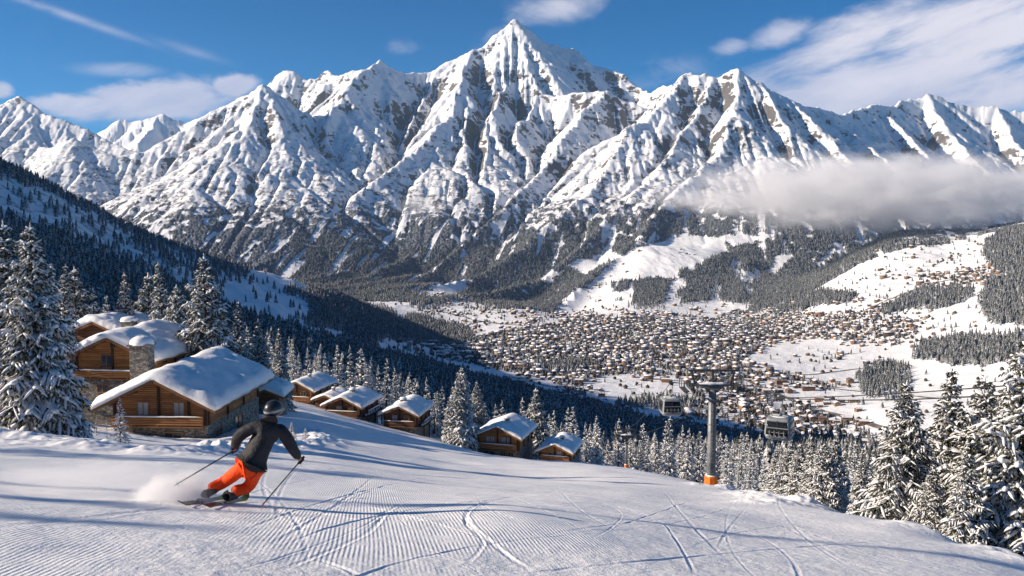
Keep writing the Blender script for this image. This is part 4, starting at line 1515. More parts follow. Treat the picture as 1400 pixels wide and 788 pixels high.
def road(pxs, w):
    c = [far_hit(*p) for p in smooth_curve(pxs, 6)]
    c = [p for p in c if p is not None]
    P = np.array([(p.x, p.y) for p in c])
    # resample evenly and drape
    seg = np.hypot(*np.diff(P, axis=0).T); s = np.concatenate([[0], np.cumsum(seg)])
    t = np.arange(0, s[-1], 7.0)
    X = np.interp(t, s, P[:, 0]); Y = np.interp(t, s, P[:, 1])
    for _ in range(6):
        X[1:-1] = (X[:-2] + X[1:-1] + X[2:]) / 3; Y[1:-1] = (Y[:-2] + Y[1:-1] + Y[2:]) / 3
    dx = np.gradient(X); dy = np.gradient(Y); l = np.hypot(dx, dy) + 1e-9
    nx, ny = -dy / l, dx / l
    k = np.linspace(-1, 1, 5)
    VX = X[:, None] + nx[:, None] * k * w / 2; VY = Y[:, None] + ny[:, None] * k * w / 2
    Z = height(VX, VY) + 0.55
    V = np.stack([VX, VY, Z], -1).reshape(-1, 3)
    i = np.arange(len(X) * 5).reshape(-1, 5)
    F = np.stack([i[:-1, :-1], i[:-1, 1:], i[1:, 1:], i[1:, :-1]], -1).reshape(-1, 4)
    tag(link('road', mesh_from_arrays('road', V, F, [M_ROAD])), kind='structure')


for pxs, w in (
    ([(985, 512), (1010, 494), (1045, 474), (1090, 458), (1140, 438), (1180, 426)], 7),
    ([(1020, 520), (1060, 538), (1110, 558), (1160, 572), (1215, 588)], 9),
    ([(1060, 512), (1093, 514), (1140, 509), (1179, 504), (1250, 500)], 5),
    ([(1040, 515), (1090, 526), (1140, 532), (1200, 538), (1280, 545)], 5),
    ([(1000, 575), (1035, 552), (1030, 540), (1000, 520)], 6),
    ([(700, 516), (760, 530), (800, 520), (860, 505), (940, 500)], 6),
    ([(600, 425), (660, 440), (720, 446), (800, 452)], 7),
    ([(1180, 426), (1240, 400), (1290, 385), (1360, 376)], 5),
):
    road(pxs, w)
# ------------------------------------------------------------------ log chalets
def log_mat(name, c1, c2, step=0.22):
    m, T, b = new_mat(name, 0.75)
    tc = T.node('ShaderNodeTexCoord')
    sp = T.node('ShaderNodeSeparateXYZ'); T.l.new(tc.outputs['Object'], sp.inputs[0])
    row = T.m('DIVIDE', sp.outputs[2], step)
    fr = T.m('FRACT', row); fl = T.m('FLOOR', row)
    rnd = T.noise(T.comb(T.mul(fl, 7.3), T.mul(T.add(sp.outputs[0], sp.outputs[1]), 0.18), 0), 1.0, 2, 0.5)
    grain = T.noise(T.comb(T.mul(sp.outputs[0], 1.5), T.mul(sp.outputs[1], 1.5), T.mul(sp.outputs[2], 22)), 1.0, 5, 0.65)
    col = T.mix(T.ss(T.add(T.mul(rnd, 0.65), T.mul(grain, 0.35)), 0.32, 0.68), c1, c2)
    big = T.noise(tc.outputs['Object'], 0.5, 3, 0.6)
    col = T.mix(T.ss(big, 0.5, 0.75, 0, 0.45), col, tuple(c * 0.45 for c in c1))
    edge = T.m('ABSOLUTE', T.sub(fr, 0.5))
    joint = T.ss(edge, 0.43, 0.49)
    T.put(b.inputs['Base Color'], T.mix(T.mul(joint, 0.6), col, (0.02, 0.012, 0.008)))
    hgt = T.sub(T.mul(T.m('COSINE', T.mul(T.sub(fr, 0.5), math.pi)), 0.06), T.mul(grain, -0.01))
    T.put(b.inputs['Normal'], T.bump(hgt, 0.9, 1.0))
    return m


def stone_mat():
    m, T, b = new_mat('rubble_stone', 0.9)
    tc = T.node('ShaderNodeTexCoord')
    v = T.node('ShaderNodeTexVoronoi', feature='F1'); v.inputs['Scale'].default_value = 2.6
    mp = T.node('ShaderNodeMapping'); mp.inputs['Scale'].default_value = (1, 1, 1.9)
    T.l.new(tc.outputs['Object'], mp.inputs[0]); T.l.new(mp.outputs[0], v.inputs['Vector'])
    e = T.node('ShaderNodeTexVoronoi', feature='DISTANCE_TO_EDGE'); e.inputs['Scale'].default_value = 2.6
    T.l.new(mp.outputs[0], e.inputs['Vector'])
    sc = T.node('ShaderNodeSeparateColor'); T.l.new(v.outputs['Color'], sc.inputs[0])
    c = T.mix(sc.outputs[0], (0.13, 0.115, 0.10), (0.36, 0.33, 0.29))
    j = T.ss(e.outputs['Distance'], 0.02, 0.07)
    T.put(b.inputs['Base Color'], T.mix(j, (0.05, 0.045, 0.04), c))
    T.put(b.inputs['Normal'], T.bump(j, 0.8, 0.05))
    return m


M_LOG = log_mat('honey_logs', (0.30, 0.12, 0.035), (0.56, 0.26, 0.085))
M_LOG2 = log_mat('weathered_logs', (0.25, 0.105, 0.040), (0.50, 0.225, 0.082))
M_DARKLOG = log_mat('dark_logs', (0.11, 0.05, 0.024), (0.25, 0.115, 0.05))
M_STONE = stone_mat()
M_TIMBER = simple_mat('roof_timber', (0.21, 0.10, 0.042), 0.7, scale=3)
M_DKTIMBER = simple_mat('dark_timber', (0.055, 0.03, 0.018), 0.75, scale=3)
M_FRAME = simple_mat('window_frame_wood', (0.33, 0.17, 0.07), 0.6)
M_GLASS = simple_mat('window_glass', (0.035, 0.04, 0.05), 0.08, spec=0.6, var=0.3, scale=1.2)
M_CURTAIN = simple_mat('pale_curtain', (0.42, 0.40, 0.40), 0.5, spec=0.4)


def roof_snow_mesh(e, y0, y1, za, pitch, t, seed, nu=34, nv=40):
    """a thick blanket lying on a gable roof: e half span, apex za"""
    rs = np.random.RandomState(seed)
    u = np.linspace(-1, 1, nu); v = np.linspace(0, 1, nv)
    U, V = np.meshgrid(u, v)
    jx = 0.20 * perlin(V * 9 + seed, U * 0 + seed * 1.7) * np.sign(U); jy = 0.12 * perlin(U * 7 + seed * 3.1, V * 0 + 2.2)
    ex = np.where(np.abs(U) > 0.999, jx, 0); ey = np.where((V < 0.001) | (V > 0.999), jy, 0)
    X = U * (e + 0.10) + ex; Y = y0 - 0.08 + V * (y1 - y0 + 0.16) + ey
    bot = za - np.abs(X) * pitch + 0.02
    soft = za - np.sqrt(X * X + 0.5) * pitch + 0.35 * pitch + 0.02
    du = np.clip((1 - np.abs(U)) * e / 0.55, 0, 1); dv = np.clip(np.minimum(V, 1 - V) * (y1 - y0) / 0.55, 0, 1)
    edge = np.sqrt(1 - (1 - du) ** 2) * np.sqrt(1 - (1 - dv) ** 2)
    edge = 0.32 + 0.68 * edge
    nz = fbm(X / 2.6 + seed * 5.3, Y / 2.6, 3, 0.5)
    top = soft + t * edge * (1 + 0.5 * nz) + 0.04 * perlin(X * 2.2 + seed, Y * 2.2)
    i = np.arange(nu * nv).reshape(nv, nu); N = nu * nv
    F = [np.stack([i[:-1, :-1], i[:-1, 1:], i[1:, 1:], i[1:, :-1]], -1).reshape(-1, 4)]
    F.append(N + F[0][:, ::-1])
    ring = np.concatenate([i[0, :], i[1:, -1], i[-1, -2::-1], i[-2:0:-1, 0]])
    r2 = np.roll(ring, -1)
    F.append(np.stack([ring, ring + N, r2 + N, r2], -1))
    P = np.concatenate([np.stack([X, Y, top], -1).reshape(-1, 3), np.stack([X * 0.985, Y, bot], -1).reshape(-1, 3)])
    return mesh_from_arrays('roof_snow', P, np.concatenate(F), [M_SNOW])


def window(parent, c, w, h, face, curtain=False, cols=2, name='window'):
    """window set on a wall; face is '-y' or '+x'"""
    cx, cy, cz = c
    def P(a, b, d): return (cx + a, cy - d, cz + b) if face == '-y' else (cx + d, cy + a, cz + b)
    def S(a, b, d): return (a, d, b) if face == '-y' else (d, a, b)
    fr = MB(); t = 0.09; dp = 0.12
    fr.box(P(0, h / 2, 0.04), S(w + 2 * t, t, dp)); fr.box(P(0, -h / 2 - 0.02, 0.06), S(w + 2 * t + 0.12, t, dp + 0.08))
    fr.box(P(-w / 2 - t / 2, -0.005, 0.04), S(t, h - t + 0.03, dp - 0.01)); fr.box(P(w / 2 + t / 2, -0.005, 0.04), S(t, h - t + 0.03, dp - 0.01))
    for k in range(1, cols):
        fr.box(P(-w / 2 + w * k / cols, 0, 0.035), S(0.07, h - t, dp - 0.03))
    f = fr.build(name, M_FRAME, parent)
    MB().box(P(0, 0, 0.012), S(w, h - 0.02, 0.03)).build('pane', M_CURTAIN if curtain else M_GLASS, f)
    return f


def chalet(loc, rz, W, L, He, pitch, base, label, logm=None, over=1.3, snow=0.75, seed=1, wins=(), side_wins=(), base_wins=(), side_base_wins=(), balcony=None, chimney=None, posts=True, name='chalet', side_rail=False, wing=False, fover=None):
    """gable faces -y locally, ridge runs along y; origin at the middle of the front wall, wall foot"""
    logm = logm or M_LOG
    fover = fover if fover is not None else over
    r = empty(name, loc, rz)
    tag(r, label, 'chalet')
    hw = W / 2
    ap = He + hw * pitch
    MB().box((0, L / 2, base / 2 - 2.0), (W + 0.12, L + 0.12, base + 4.0)).build('stone_base', M_STONE, r)
    w = MB().prism([(-hw, 0, base), (hw, 0, base), (hw, 0, He), (0, 0, ap), (-hw, 0, He)], (0, 0, 0), (0, L, 0)).build('wall', logm, r)
    e = hw + over
    # roof deck with barge boards
    rf = MB(); th = 0.22
    zt = ap + th
    rf.prism([(-e, -fover, zt - e * pitch), (0, -fover, zt), (e, -fover, zt - e * pitch), (e, -fover, zt - e * pitch - 0.18), (0, -fover, zt - 0.18), (-e, -fover, zt - e * pitch - 0.18)], (0, 0, 0), (0, L + 2 * fover - (fover - over), 0))
    roof = rf.build('roof', M_TIMBER, r)
    for s in (-1, 1):
        MB().prism([(s * 0.02, 0, zt + 0.03), (s * (e + 0.02), 0, zt - e * pitch + 0.03), (s * (e + 0.02), 0, zt - e * pitch - 0.34), (s * 0.02, 0, zt - 0.36)], (0, 0, 0), (0, 0.09, 0)).build('barge_board', M_TIMBER, roof).location = (0, -fover - 0.07, 0)
    for k in (-0.92, -0.5, 0.0, 0.5, 0.92):
        x = k * hw
        MB().box((x, -fover / 2 + 0.1, ap - abs(x) * pitch - 0.13), (0.20, fover + 0.1, 0.22)).build('purlin', M_TIMBER, roof)
    link('roof_snow', roof_snow_mesh(e, -fover - 0.05, L + over, zt, pitch, snow, seed), r)
    if posts:
        for x in (-hw + 0.12, hw - 0.12, -hw * 0.02, hw * 0.62):
            top = ap - abs(x) * pitch - 0.05
            MB().box((x, -0.10, (base + top) / 2), (0.24, 0.18, top - base)).build('post', M_DKTIMBER, r)
        for y in (0.2, L * 0.36, L * 0.68, L - 0.2):
            MB().box((hw + 0.09, y, (base + He) / 2), (0.17, 0.24, He - base - 0.1)).build('post', M_DKTIMBER, r)
    for q in wins: window(r, (q[0], 0, q[1]), q[2], q[3], '-y', len(q) > 4 and q[4])
    for q in base_wins: window(r, (q[0], -0.06, q[1]), q[2], q[3], '-y', False)
    for q in side_wins: window(r, (hw, q[0], q[1]), q[2], q[3], '+x', len(q) > 4 and q[4])
    for q in side_base_wins: window(r, (hw + 0.06, q[0], q[1]), q[2], q[3], '+x', False)
    if balcony:
        x0, x1, zf, dep = balcony
        bl = MB()
        bl.box(((x0 + x1) / 2, -dep / 2 - 0.02, zf), (x1 - x0, dep, 0.14))
        b = bl.build('balcony', M_TIMBER, r)
        rl = MB()
        rl.box(((x0 + x1) / 2, -dep, zf + 0.98), (x1 - x0 + 0.1, 0.12, 0.10))
        for z in (0.28, 0.52, 0.76):
            rl.box(((x0 + x1) / 2, -dep + 0.004, zf + z), (x1 - x0, 0.05, 0.185))
        n = max(2, int((x1 - x0) / 2.2))
        for k in range(n + 1):
            rl.box((x0 + (x1 - x0) * k / n, -dep + 0.06, zf + 0.48), (0.12, 0.08, 1.1))
        rl.build('railing', logm, b)
        lp = MB(); N = 12
        P = np.array([(x0 + (x1 - x0) * k / N, -dep, zf + 1.06) for k in range(N + 1)], float)
        S = Soup(); lump(S, P, 0.13, 0.09, 8, np.random.RandomState(seed)); link('rail_snow', S.mesh('rail_snow', M_SNOW, True), b)
    if chimney:
        x, y, wd, zt2 = chimney
        cz0 = ap - abs(x) * pitch - 0.6
        ch = MB().box((x, y, (cz0 + zt2) / 2), (wd, wd * 0.85, zt2 - cz0)).build('chimney', M_STONE, r)
        MB().box((x, y, zt2 + 0.06), (wd + 0.3, wd * 0.85 + 0.3, 0.14)).build('cap_stone', M_STONE, ch)
        S = Soup()
        S.put(*dome(x, y, zt2 + 0.12, (wd + 0.2) * 0.62, 0.55 * min(1.0, wd / 1.4), seed))
        link('cap_snow', S.mesh('cap_snow', M_SNOW, True), ch)
    if side_rail:
        rl = MB(); x = hw + 1.3
        rl.box((hw + 0.7, L * 0.5, base - 0.02), (1.4, L * 0.9, 0.12))
        sr = rl.build('terrace', M_DKTIMBER, r)
        r2 = MB(); r2.box((x, L * 0.5, base + 0.9), (0.1, L * 0.9, 0.1))
        for k in range(7): r2.box((x, L * (0.06 + 0.88 * k / 6), base + 0.42), (0.1, 0.1, 0.86))
        r2.build('railing', M_DKTIMBER, sr)
        for k in range(3):
            MB().box((x - 0.1, L * (0.1 + 0.4 * k), base - 1.6), (0.2, 0.2, 3.06)).build('stilt', M_DKTIMBER, sr)
        S = Soup(); lump(S, np.array([(x, L * (0.05 + 0.9 * k / 8), base + 0.99) for k in range(9)], float), 0.13, 0.12, 8, np.random.RandomState(seed)); link('rail_snow', S.mesh('rail_snow', M_SNOW, True), sr)
        S = Soup(); lump(S, np.array([(hw + 0.7, L * (0.08 + 0.84 * k / 8), base + 0.12) for k in range(9)], float), 0.5, 0.22, 8, np.random.RandomState(seed + 5)); link('terrace_snow', S.mesh('terrace_snow', M_SNOW, True), sr)
    return r


def dome(cx, cy, cz, rad, h, seed, n=14, m=7):
    rs = np.random.RandomState(seed)
    V = []; 
    for j in range(m):
        f = j / (m - 1)
        rr = rad * math.cos(f * math.pi / 2) ** 0.7 if j < m - 1 else 0.01
        for i in range(n):
            a = 2 * math.pi * i / n
            k = 1 + 0.12 * (rs.rand() - 0.5)
            V.append((cx + rr * k * math.cos(a), cy + rr * k * math.sin(a), cz + h * math.sin(f * math.pi / 2) * (1 + 0.1 * (rs.rand() - 0.5)) - (0.06 if j == 0 else 0)))
    i = np.arange(m * n).reshape(m, n)
    F = np.stack([i[:-1], np.roll(i[:-1], -1, 1), np.roll(i[1:], -1, 1), i[1:]], -1).reshape(-1, 4)
    return np.array(V), F


# front chalet
cz = pt(278, 600, 88).z
chalet((-35.4, 88, cz), R(-3), 9.6, 15.0, 3.75, 0.49, 1.35, 'front log chalet under thick smooth snow with two curtained gable windows and balcony', M_LOG2, 1.45, 0.85, 3,
       wins=((-1.75, 3.05, 1.05, 1.35, True), (1.95, 3.05, 1.0, 1.35, True)),
       side_wins=((1.3, 3.1, 1.1, 0.55), (6.2, 3.1, 1.2, 0.6), (11.0, 3.0, 1.2, 0.7)),
       base_wins=((1.3, 0.35, 1.7, 0.7),),
       side_base_wins=((2.6, -0.15, 1.9, 1.25), (8.4, -0.1, 2.2, 1.4)),
       balcony=(-4.6, 4.7, 1.42, 1.0), chimney=None, name='log_chalet', fover=1.5)
p = pt(185, 476, 93)
# rear chalet
cz2 = pt(144, 545, 104).z
chalet((-47.6, 105, cz2), R(-7), 9.6, 15.0, 5.0, 0.45, 2.1, 'rear honey-coloured log chalet half hidden by the front chalet and its stone chimney', M_LOG, 1.4, 0.85, 5,
       wins=((-0.9, 4.35, 1.35, 1.45), (3.0, 4.35, 0.7, 1.3), (0, 6.2, 0.7, 0.5)), side_wins=((3, 4.2, 1.1, 1.0),), base_wins=((-1.5, 1.0, 1.3, 0.9),),
       balcony=(-4.7, 4.7, 2.35, 1.2), chimney=(-3.2, 9.0, 1.6, 8.0), name='log_chalet')
# free-standing stone chimney stack between them, on the front chalet's left flank
ch = empty('stone_chimney', (p.x, 94.6, pt(185, 515, 94.6).z - 1.5))
tag(ch, 'broad rubble-stone chimney stack with a round snow cap rising between the two log chalets', 'chimney')
top = p.z - ch.location.z
MB().box((0, 0, top / 2 - 1.5), (2.0, 1.7, top + 3.0)).build('stack', M_STONE, ch)
MB().box((0, 0, top + 0.12), (2.4, 2.1, 0.22)).build('cap_stone', M_STONE, ch)
S = Soup(); S.put(*dome(0, 0, top + 0.22, 1.25, 0.85, 4)); link('cap_snow', S.mesh('cap_snow', M_SNOW, True), ch)
# a low annex behind on the left
cz3 = pt(128, 470, 122).z
chalet((-57.6, 122, cz3 - 1.0), R(-10), 6.0, 8.0, 2.7, 0.40, 0.8, 'low hut with rounded snow roof and stone chimney, behind the rear chalet', M_DARKLOG, 0.7, 0.9, 7, chimney=(-1.2, 0.9, 1.7, 4.3), posts=False, name='snowy_hut')
# chalets down the slope
def hill_chalet(px, basepy, D, rz, W, L, He, pitch, base, label, **kw):
    p = pt(px, basepy, D)
    return chalet((p.x, D, p.z), R(rz), W, L, He, pitch, base, label, **kw)


hill_chalet(407, 556, 172, -13, 6.4, 9.6, 3.35, 0.48, 1.0, 'upper hillside chalet with warm lit balcony front beside the frosted spruces', logm=M_LOG2, over=0.75, snow=0.34, seed=11,
            wins=((-1.4, 2.65, 1.0, 0.9), (1.3, 2.65, 1.0, 0.9)), base_wins=((1.4, 0.4, 1.2, 0.7), (2.5, 0.4, 0.5, 0.7)), balcony=(-3.0, 3.0, 1.1, 0.9), chimney=(0.5, 4.5, 0.5, 5.5))
hill_chalet(469, 573, 160, -12, 6.6, 9.0, 2.45, 0.46, 0.5, 'dark double-roofed chalet with a lower wing, second in the descending row', logm=M_DARKLOG, over=0.75, snow=0.34, seed=12,
            wins=((-0.6, 2.05, 1.2, 0.6, True), (1.6, 2.0, 0.7, 0.8)), side_wins=((2.0, 1.75, 0.8, 0.8, True),), balcony=(-3.1, 3.1, 0.6, 0.8), chimney=(0.2, 4.2, 0.9, 4.6), side_rail=True)
hill_chalet(446, 563, 168, -12, 4.4, 6.5, 2.2, 0.42, 0.6, 'low snow-roofed wing tucked against the dark double-roofed chalet', logm=M_DARKLOG, over=0.6, snow=0.34, seed=13, posts=False, chimney=(0.3, 3, 0.5, 4.0))
hill_chalet(547, 589, 160, -10, 6.2, 9.0, 3.05, 0.46, 0.8, 'dark chalet with stilted side terrace and two roof humps, third in the descending row', logm=M_DARKLOG, over=0.8, snow=0.36, seed=14,
            wins=((-1.0, 2.4, 0.9, 0.95, True), (1.2, 2.4, 0.8, 0.9)), side_wins=((1.6, 2.2, 0.7, 0.9, True), (5.0, 2.2, 1.0, 0.8)), balcony=(-2.9, 2.9, 0.9, 0.8), chimney=(-0.4, 3.4, 0.9, 5.1), side_rail=True)
hill_chalet(681, 624, 150, -16, 7.3, 9.0, 3.5, 0.45, 1.15, 'sunny brown chalet with four pale windows and stone ground floor by the piste', logm=M_LOG, over=0.85, snow=0.34, seed=15,
            wins=((-1.75, 2.95, 0.7, 1.0, True), (-0.95, 2.95, 0.6, 1.0, True), (1.0, 2.95, 0.7, 1.0, True), (1.95, 2.95, 0.7, 1.0, True)), base_wins=((-1.6, 0.5, 1.8, 0.7), (0.9, 0.5, 0.9, 0.7), (2.3, 0.5, 0.9, 0.7)),
            side_wins=((2.5, 2.6, 0.8, 0.9),), balcony=(-3.4, 3.4, 1.25, 0.7), chimney=(0.6, 3.6, 0.7, 5.8))
hill_chalet(759, 636, 150, -16, 5.3, 7.4, 2.35, 0.46, 0.6, 'smallest brown chalet, lowest of the row, one bright window in its gable', logm=M_LOG, over=0.65, snow=0.34, seed=16,
            wins=((-0.9, 2.05, 0.6, 0.75), (0.7, 2.05, 0.75, 0.85, True)), base_wins=((0.0, 0.25, 0.9, 0.45),), balcony=(-2.5, 2.5, 0.7, 0.5), chimney=(0.5, 3.0, 0.6, 4.2))
hill_chalet(364, 556, 126, 2, 3.6, 5.0, 1.7, 0.42, 0.3, 'small dark shed with a sagging snow roof at the right eave of the front chalet', logm=M_DARKLOG, over=0.9, snow=0.8, seed=17, posts=False, name='shed')
# ------------------------------------------------------------------ gondola lift
M_STEEL = simple_mat('galvanised_steel', (0.20, 0.21, 0.22), 0.5, metal=0.3, var=0.25, scale=1.5)
M_GIRDER = simple_mat('weathered_steel', (0.075, 0.08, 0.085), 0.55, metal=0.2, var=0.2, scale=2)
M_DARK = simple_mat('dark_rubber_and_steel', (0.03, 0.032, 0.035), 0.6)
M_ORANGE = simple_mat('orange_padding', (0.80, 0.17, 0.012), 0.55, var=0.10, scale=2)
M_SILVER = simple_mat('cabin_silver', (0.24, 0.255, 0.27), 0.4, metal=0.15, var=0.08)
M_CGLASS = simple_mat('cabin_glass', (0.012, 0.016, 0.02), 0.25, var=0.2, spec=0.25)


def lift_tower(px, basepy, toppy, D, label, arm, pole_r, pad_h, small=False):
    b = pt(px, basepy, D); b.z = ground(b.x, D) - 0.1
    H = pt(px, toppy, D).z - b.z
    t = empty('lift_tower', b)
    tag(t, label, 'lift tower')
    pw = pole_r * 2.9
    pad = MB()
    n = 8
    for z0, z1, w0, w1 in ((-1.5, pad_h, pw, pw * 0.92),):
        ring = lambda w, z: [Vector((w * 0.5 * math.cos(a + 0.39) * 1.08, w * 0.5 * math.sin(a + 0.39) * 1.08, z)) for a in [2 * math.pi * k / n for k in range(n)]]
        vs = ring(w0, z0) + ring(w1, z1 - 0.08) + ring(w1 * 0.93, z1)
        fs = [tuple(range(n))[::-1]] + [(i + r * n, (i + 1) % n + r * n, (i + 1) % n + (r + 1) * n, i + (r + 1) * n) for r in (0, 1) for i in range(n)] + [tuple(2 * n + k for k in range(n))]
        pad.faces(vs, fs)
    pd = pad.build('base_pad', M_ORANGE, t)
    ps = MB()
    ps.tube([(0, 0, pad_h - 0.1), (0, 0, H * 0.45), (0, 0, H - 0.35)], [pole_r, pole_r * 0.93, pole_r * 0.82], 20)
    pole = ps.build('pole', M_STEEL, t, True)
    for f in (0.35, 0.62, 0.86):
        MB().tube([(0, 0, H * f - 0.04), (0, 0, H * f + 0.04)], pole_r * 1.10, 20).build('flange', M_STEEL, pole)
    ld = MB()
    for sx in (-0.17, 0.17): ld.bar((sx, -pole_r - 0.10, pad_h + 0.2), (sx, -pole_r * 0.9 - 0.08, H - 0.5), 0.035, 0.035)
    for k in range(int((H - pad_h - 0.8) / 0.35)): ld.bar((-0.17, -pole_r - 0.09, pad_h + 0.4 + 0.35 * k), (0.17, -pole_r - 0.09, pad_h + 0.4 + 0.35 * k), 0.03, 0.03)
    ld.build('ladder', M_GIRDER, t)
    S = Soup(); S.put(*dome(0, 0, pad_h - 0.03, pw * 0.45, 0.14, 3)); link('pad_snow', S.mesh('pad_snow', M_SNOW, True), pd)
    ca = MB()
    ca.prism([(-arm - 0.2, -0.22, H - 0.05), (arm + 0.2, -0.22, H - 0.05), (arm + 0.2, -0.22, H + 0.10), (-arm - 0.2, -0.22, H + 0.10)], (0, 0, 0), (0, 0.44, 0))
    ca.prism([(-0.9, -0.2, H - 0.053), (-pole_r, -0.2, H - 0.6), (pole_r, -0.2, H - 0.6), (0.9, -0.2, H - 0.053)], (0, 0, 0), (0, 0.4, 0))
    cross = ca.build('cross_arm', M_GIRDER, t)
    S = Soup()
    lump(S, np.array([(-arm * 0.72 + arm * 1.44 * k / 9, 0, H + 0.14) for k in range(10)], float), 0.26, 0.16, 8, np.random.RandomState(3)); link('arm_snow', S.mesh('arm_snow', M_SNOW, True), cross)
    zt = H + arm * 0.68
    MB().bar((-arm * 1.12, 0, zt), (arm * 1.12, 0, zt), 0.16, 0.18).build('lifting_beam', M_GIRDER, t)
    for x0, x1 in ((-arm * 0.8, -arm * 0.98), (arm * 0.8, arm * 0.98), (0, 0)):
        MB().bar((x0, 0, H + 0.10), (x1, 0, zt - 0.11), 0.17, 0.17, (0, 1, 0)).build('strut', M_GIRDER, t)
    heads = []
    for s in (-1, 1):
        x = s * arm
        sh = MB().box((x + s * 0.14, 0, H - 0.16), (0.10, 2.1, 0.22)).build('sheave_train', M_GIRDER, t)
        for k in range(5):
            y = -0.9 + 0.45 * k
            MB().tube([(x - 0.07, y, H - 0.10), (x + 0.085, y, H - 0.10)], 0.26, 16).build('sheave_wheel', M_DARK, sh)
        MB().box((x + s * 0.55, 0, H - 0.35), (0.5, 2.2, 0.06)).build('catwalk', M_GIRDER, t)
        cr = MB()
        for y in (-1.0, 0.0, 1.0): cr.bar((x + s * 0.78, y, H - 0.33), (x + s * 0.78, y, H + 0.55), 0.045, 0.045)
        cr.bar((x + s * 0.78, -1.05, H + 0.55), (x + s * 0.78, 1.05, H + 0.55), 0.045, 0.045)
        cr.build('railing', M_GIRDER, t)
        heads.append(Vector((b.x + x, b.y, b.z + H + 0.13)))
    return t, heads


twr, (SL, SR) = lift_tower(972, 663, 527, 75, 'tall grey gondola lift tower with orange padded base at the piste crest', 1.88, 0.39, 1.0)
twr2, (SL2, SR2) = lift_tower(856, 640, 596, 128, 'small far lift mast with orange-red base beyond the smallest chalet', 1.35, 0.2, 0.9)


def rounded(w, d, r, n=5):
    out = []
    for cx, cy, a0 in ((w / 2 - r, d / 2 - r, 0), (-w / 2 + r, d / 2 - r, 90), (-w / 2 + r, -d / 2 + r, 180), (w / 2 - r, -d / 2 + r, 270)):
        for k in range(n + 1):
            a = R(a0 + 90 * k / n)
            out.append((cx + r * math.cos(a), cy + r * math.sin(a)))
    return out


def loft(mb, levels, cap0=True, cap1=True):
    vs = []; n = None
    for (w, d, r, z) in levels:
        p = rounded(w, d, r); n = len(p)
        vs += [(x, y, z) for x, y in p]
    fs = [(i + k * n, (i + 1) % n + k * n, (i + 1) % n + (k + 1) * n, i + (k + 1) * n) for k in range(len(levels) - 1) for i in range(n)]
    if cap0: fs.append(tuple(range(n))[::-1])
    if cap1: fs.append(tuple((len(levels) - 1) * n + i for i in range(n)))
    mb.faces(vs, fs)
    return mb


def cabin(grip, rz, label, W=1.86):
    r = empty('gondola_cabin', grip, rz)
    tag(r, label, 'gondola cabin')
    d = W * 1.05
    top = -1.28; h = 1.62; z0 = top - h
    loft(MB(), [(W * 0.74, d * 0.74, 0.22, z0), (W * 0.88, d * 0.88, 0.26, z0 + 0.08), (W * 0.95, d * 0.95, 0.28, z0 + 0.22), (W, d, 0.28, z0 + 0.40)]).build('lower_shell', M_SILVER, r, True)
    loft(MB(), [(W - 0.04, d - 0.04, 0.26, z0 + 0.403), (W - 0.06, d - 0.06, 0.26, z0 + 0.9), (W * 0.90, d * 0.90, 0.24, z0 + h - 0.26)]).build('window_band', M_CGLASS, r, True)
    loft(MB(), [(W * 0.925, d * 0.925, 0.26, z0 + h - 0.262), (W * 0.90, d * 0.90, 0.26, z0 + h - 0.12), (W * 0.74, d * 0.74, 0.22, z0 + h - 0.02), (W * 0.5, d * 0.5, 0.16, z0 + h)]).build('roof', M_SILVER, r, True)
    for sx in (-1, 1):
        for sy in (-1, 1):
            MB().bar((sx * (W / 2 - 0.13), sy * (d / 2 - 0.13), z0 + 0.38), (sx * (W * 0.45 - 0.11), sy * (d * 0.45 - 0.11), z0 + h - 0.22), 0.17, 0.17).build('corner_pillar', M_SILVER, r)
    for sy in (-1, 1):
        MB().bar((0, sy * (d / 2 + 0.005), z0 + 0.3), (0, sy * (d * 0.45 + 0.015), z0 + h - 0.2), 0.05, 0.05).build('door_seam', M_DARK, r)
        mid = MB().box((0, sy * (d / 2 - 0.02), z0 + 0.92), (W * 0.84, 0.05, 0.06)).build('window_rail', M_SILVER, r)
        rk = MB()
        for k in range(4): rk.box((-0.5 + 0.33 * k, sy * (d / 2 + 0.10), z0 + 0.5), (0.05, 0.09, 0.5))
        rk.box((0, sy * (d / 2 + 0.075), z0 + 0.28), (1.2, 0.05, 0.05)); rk.box((0, sy * (d / 2 + 0.075), z0 + 0.62), (1.2, 0.05, 0.05))
        rk.build('ski_rack', M_STEEL, r)
    hg = MB()
    hg.tube([(0, 0.0, top - 0.02), (0.02, 0, top + 0.22), (0.12, 0, top + 0.45), (0.14, 0, top + 0.8), (0.12, 0, -0.08)], [0.055, 0.05, 0.045, 0.045, 0.05], 10)
    hg.build('hanger', M_STEEL, r, True)
    fr = MB()
    fr.bar((-W * 0.3, -0.3, top + 0.04), (W * 0.3, -0.3, top + 0.04), 0.06, 0.06); fr.bar((-W * 0.3, 0.3, top + 0.04), (W * 0.3, 0.3, top + 0.04), 0.06, 0.06)
    fr.bar((0, -0.33, top + 0.06), (0, 0.33, top + 0.06), 0.08, 0.07)
    fr.build('roof_rack', M_STEEL, r)
    g = MB(); g.box((0.05, 0, -0.02), (0.26, 0.62, 0.20)); g.tube([(-0.12, -0.2, 0.04), (0.2, -0.2, 0.04)], 0.13, 12); g.tube([(-0.12, 0.2, 0.04), (0.2, 0.2, 0.04)], 0.13, 12)
    g.build('grip', M_DARK, r)
    S = Soup(); S.put(*dome(0, 0, top - 0.03, W * 0.36, 0.07, 8)); link('roof_snow', S.mesh('roof_snow', M_SNOW, True), r)
    return r


